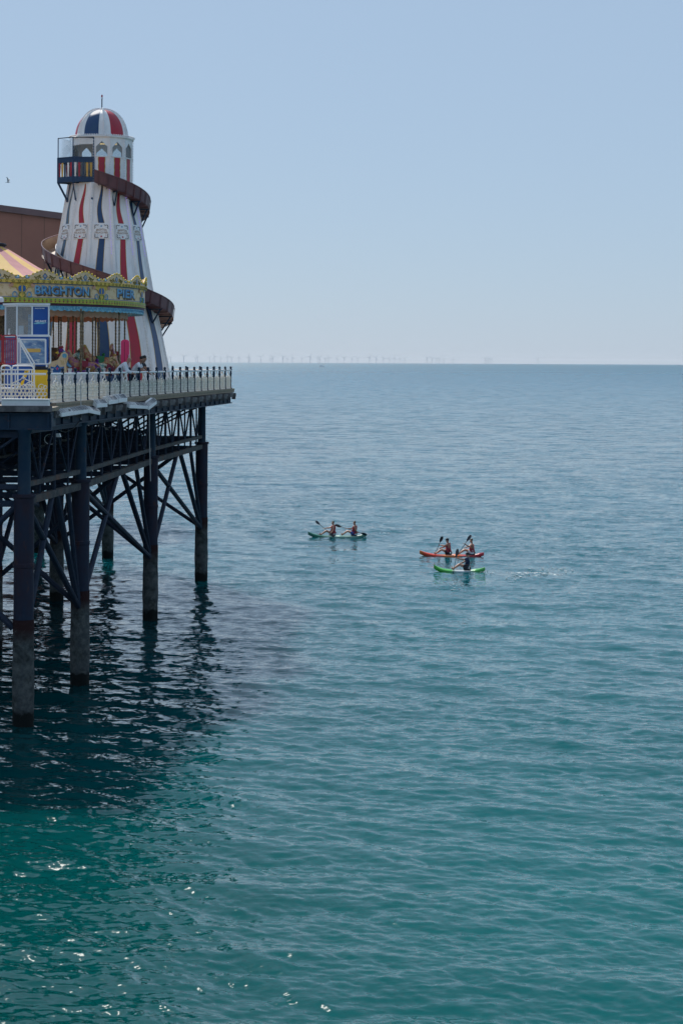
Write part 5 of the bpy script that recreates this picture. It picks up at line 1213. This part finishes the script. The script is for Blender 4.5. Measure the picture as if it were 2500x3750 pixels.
# ------------------------------------------------------------------ gulls
def gull(label, loc, rz, span=1.2, flying=True, group=None, wing_up=1.0, pitch=0, size=1.0):
    th = thing('gull', label, 'gull', tuple(loc), rz); th.rotation_euler = (pitch, 0, rz); th.scale = (size,) * 3
    j = [((0, 0, 0), .07), ((.16, 0, .02), .055), ((.25, 0, .03), .036), ((.30, 0, .03), .028), ((-.18, 0, .0), .045), ((-.3, 0, .01), .02)]
    g = MB(); g.add(*skinmesh(j, [(0, 1), (1, 2), (2, 3), (0, 4), (4, 5)], 1)); part('body', g, 'gull', th, True)
    g = MB(); g.tube((.31, 0, .03), (.39, 0, .005), .014, .004, 5); part('beak', g, 'lampglow' if False else 'gold', th)
    g = MB(); g.prism([(-.24, .03), (-.42, .09), (-.44, -.09), (-.24, -.03)], lambda x, y: (x, y, .0), lambda x, y: (x, y, .012)); part('tail', g, 'gull', th)
    for s in (-1, 1):
        if flying:
            st = [(.0, 0, .0, .22), (.25, .06, .12, .24), (.45, .02, .2, .20), (.62, -.08, .24, .13), (.74, -.18, .26, .03)]
            def wp(q, c, dz): y, x, z, ch = q; return (x + .06 - ch * c, s * y * (1 - .45 * wing_up), z * 2.6 * wing_up + dz)
            for nm, seg, m in (('wing', st[:4], 'gull'), ('wing_tip', st[3:], 'gulldark')):
                g = MB(); vs = []
                for q in seg: vs += [wp(q, 0, .012), wp(q, 1, .008), wp(q, 1, 0), wp(q, 0, -.006)]
                n_ = len(seg); g.add(vs, [(4 * a + b, 4 * a + (b + 1) % 4, 4 * a + 4 + (b + 1) % 4, 4 * a + 4 + b) for a in range(n_ - 1) for b in range(4)] + [(0, 1, 2, 3), (4 * n_ - 1, 4 * n_ - 2, 4 * n_ - 3, 4 * n_ - 4)]); part(nm, g, m, th)
        else:
            g = MB(); g.ball((-.06, s * .055, .02), .1, 8, 5, (1.9, .35, .6)); part('folded_wing', g, 'gulldark', th, True)
    return th
gull('grey and white gull flying with raised wings at the left edge of the sky', W(31, 668, 36), R(-20), wing_up=1.0, size=.72, pitch=R(-12))
gull('gull flying at the very top edge of the picture', W(1195, -1, 20), R(200), wing_up=.35, size=.6)
gw = W(722, 2192, 71.8); gull('gull floating on the water just before the farthest pile', (gw.x, gw.y, .03), R(100), flying=False)
gw = W(396, 2158, 69.2); gull('gull floating on the dark water between the piles', (gw.x, gw.y, .03), R(60), flying=False)

# ------------------------------------------------------------------ wind farm and boat on the horizon
def turbine_meshes():
    g = MB(); g.tube((0, 0, 0), (0, 0, 80), 2.6, 1.7, 8); t_ = g.data('tower', 'turbine', True)
    g = MB(); g.box((0, -1, 81.5), (4, 10, 4)); n_ = g.data('nacelle', 'turbine')
    g = MB(); g.path([(0, 0, 0), (0, 0, 3), (0, 0, 12), (0, 0, 54)], [1.2, 1.3, 1.9, .5], 4); b_ = g.data('blade', 'turbine')
    g = MB(); g.lathe([(0, 2), (1.8, 1), (2.0, -1.5)], 8); h_ = g.data('hub', 'turbine'); return t_, n_, b_, h_
TT, TN, TB, TH = turbine_meshes()
TX = [(28, .6), (44, .5), (128, 1), (203, .5), (216, .8), (293, .6), (323, 1), (364, .6), (406, 1), (433, .6), (480, .8), (540, 1), (546, .6), (620, 1), (681, .5), (694, .9), (760, 1), (788, .4), (820, .8), (880, .5), (932, 1.1), (980, .6), (993, .9), (1028, .5), (1050, .8), (1105, .7), (1150, .8), (1198, .6), (1235, .6), (1310, 1), (1353, 1), (1400, .7), (1437, .7), (1470, .8), (1503, .6), (1535, .6)]
TX = [(600 + a / 1.742, b) for a, b in TX] + [(1500 + a / 1.568, b) for a, b in ((99, .9), (127, .8), (152, .6), (169, .7), (196, .6), (248, .6), (432, .8), (445, .6), (456, .5), (470, .5), (733, .8))]
rg = random.Random(11)
for i, (px, k) in enumerate(TX):
    dist = 21000 + (1.1 - k) * 15000; s = FPX / dist; p = W(px, 1328, s)
    ones = ['', 'first', 'second', 'third', 'fourth', 'fifth', 'sixth', 'seventh', 'eighth', 'ninth', 'tenth', 'eleventh', 'twelfth', 'thirteenth', 'fourteenth', 'fifteenth', 'sixteenth', 'seventeenth', 'eighteenth', 'nineteenth']
    k1 = sorted(q[0] for q in TX).index(px) + 1; od = ones[k1] if k1 < 20 else (['twentieth', 'thirtieth', 'fortieth'][k1 // 10 - 2] if k1 % 10 == 0 else ['twenty', 'thirty', 'forty'][k1 // 10 - 2] + '-' + ones[k1 % 10])
    lab = 'lone faint wind turbine farthest right on the horizon' if i == len(TX) - 1 else '%s faint wind turbine from the left along the hazy horizon' % od
    th = thing('wind_turbine', lab, 'wind turbine', (p.x, p.y, 0), rg.uniform(-.3, .3), 'wind turbines along the horizon')
    th.scale = (1, 1, 1)
    link('tower', TT, th); link('nacelle', TN, th); h = link('hub', TH, th, (0, -6.5, 81.5)); h.rotation_euler = (R(90), 0, 0)
    a0 = rg.uniform(0, 2)
    for q in range(3): b = link('blade', TB, th, (0, -6.5, 81.5)); b.rotation_euler = (0, a0 + q * 2.0944, 0)
bs_ = FPX / 5200; p = W(1178, 1328, bs_); bt = thing('motor_boat', 'small white motor boat far off just below the horizon', 'boat', (p.x, 5200, 0))
g = MB(); g.prism([(-8, 1.2), (-7, -.3), (6, -.3), (8.5, 1.8)], lambda x, z: (x, -2, z), lambda x, z: (x, 2, z)); part('hull', g, 'whitebulb', bt)
g = MB(); g.prism([(-5, 1.3), (3.4, 1.4), (1.6, 3.6), (-4.4, 3.6)], lambda x, z: (x, -1.5, z), lambda x, z: (x, 1.5, z)); part('cabin', g, 'whitebulb', bt)

# ------------------------------------------------------------------ foam and painted sun sparkle on the water
rg = random.Random(21); g = MB()
def foam_glint_patch(px, py, rx, ry, n, smin, smax):
    for k in range(n):
        x = px + rg.gauss(0, rx); y = py + rg.gauss(0, ry); s = (y - 1328) / CAMZ; p = W(x, y, s); r = rg.uniform(smin, smax)
        dx, dy, h = sea_disp(np.array([p.x]), np.array([p.y])); m_ = 9; pts = []
        el_ = rg.uniform(1.2, 3.0)
        for q in range(m_): an_ = q * 2 * math.pi / m_; rr_ = r * rg.uniform(.5, 1.1); pts.append((p.x + dx[0] + el_ * rr_ * math.cos(an_), p.y + dy[0] + rr_ * math.sin(an_)))
        g.prism(pts, lambda a, b: (a, b, h[0] + .02), lambda a, b: (a, b, h[0] + .004))
foam_glint_patch(1960, 2098, 60, 5, 60, .02, .08); foam_glint_patch(2040, 2082, 40, 4, 22, .02, .05); foam_glint_patch(1880, 2110, 20, 4, 14, .02, .06)
foam_glint_patch(1775, 2092, 10, 4, 16, .01, .03); foam_glint_patch(1336, 1962, 8, 3, 14, .012, .035); foam_glint_patch(1240, 1968, 26, 1.5, 12, .012, .03); foam_glint_patch(1405, 1950, 12, 3, 10, .015, .04); foam_glint_patch(1660, 2150, 25, 6, 12, .01, .04)  # last patch: white flecks painted as sun sparkle below the near kayak
fo = link('foam_and_glints', g.data('foam_and_glints', 'foam_and_glints')); struct(fo, 'stuff')
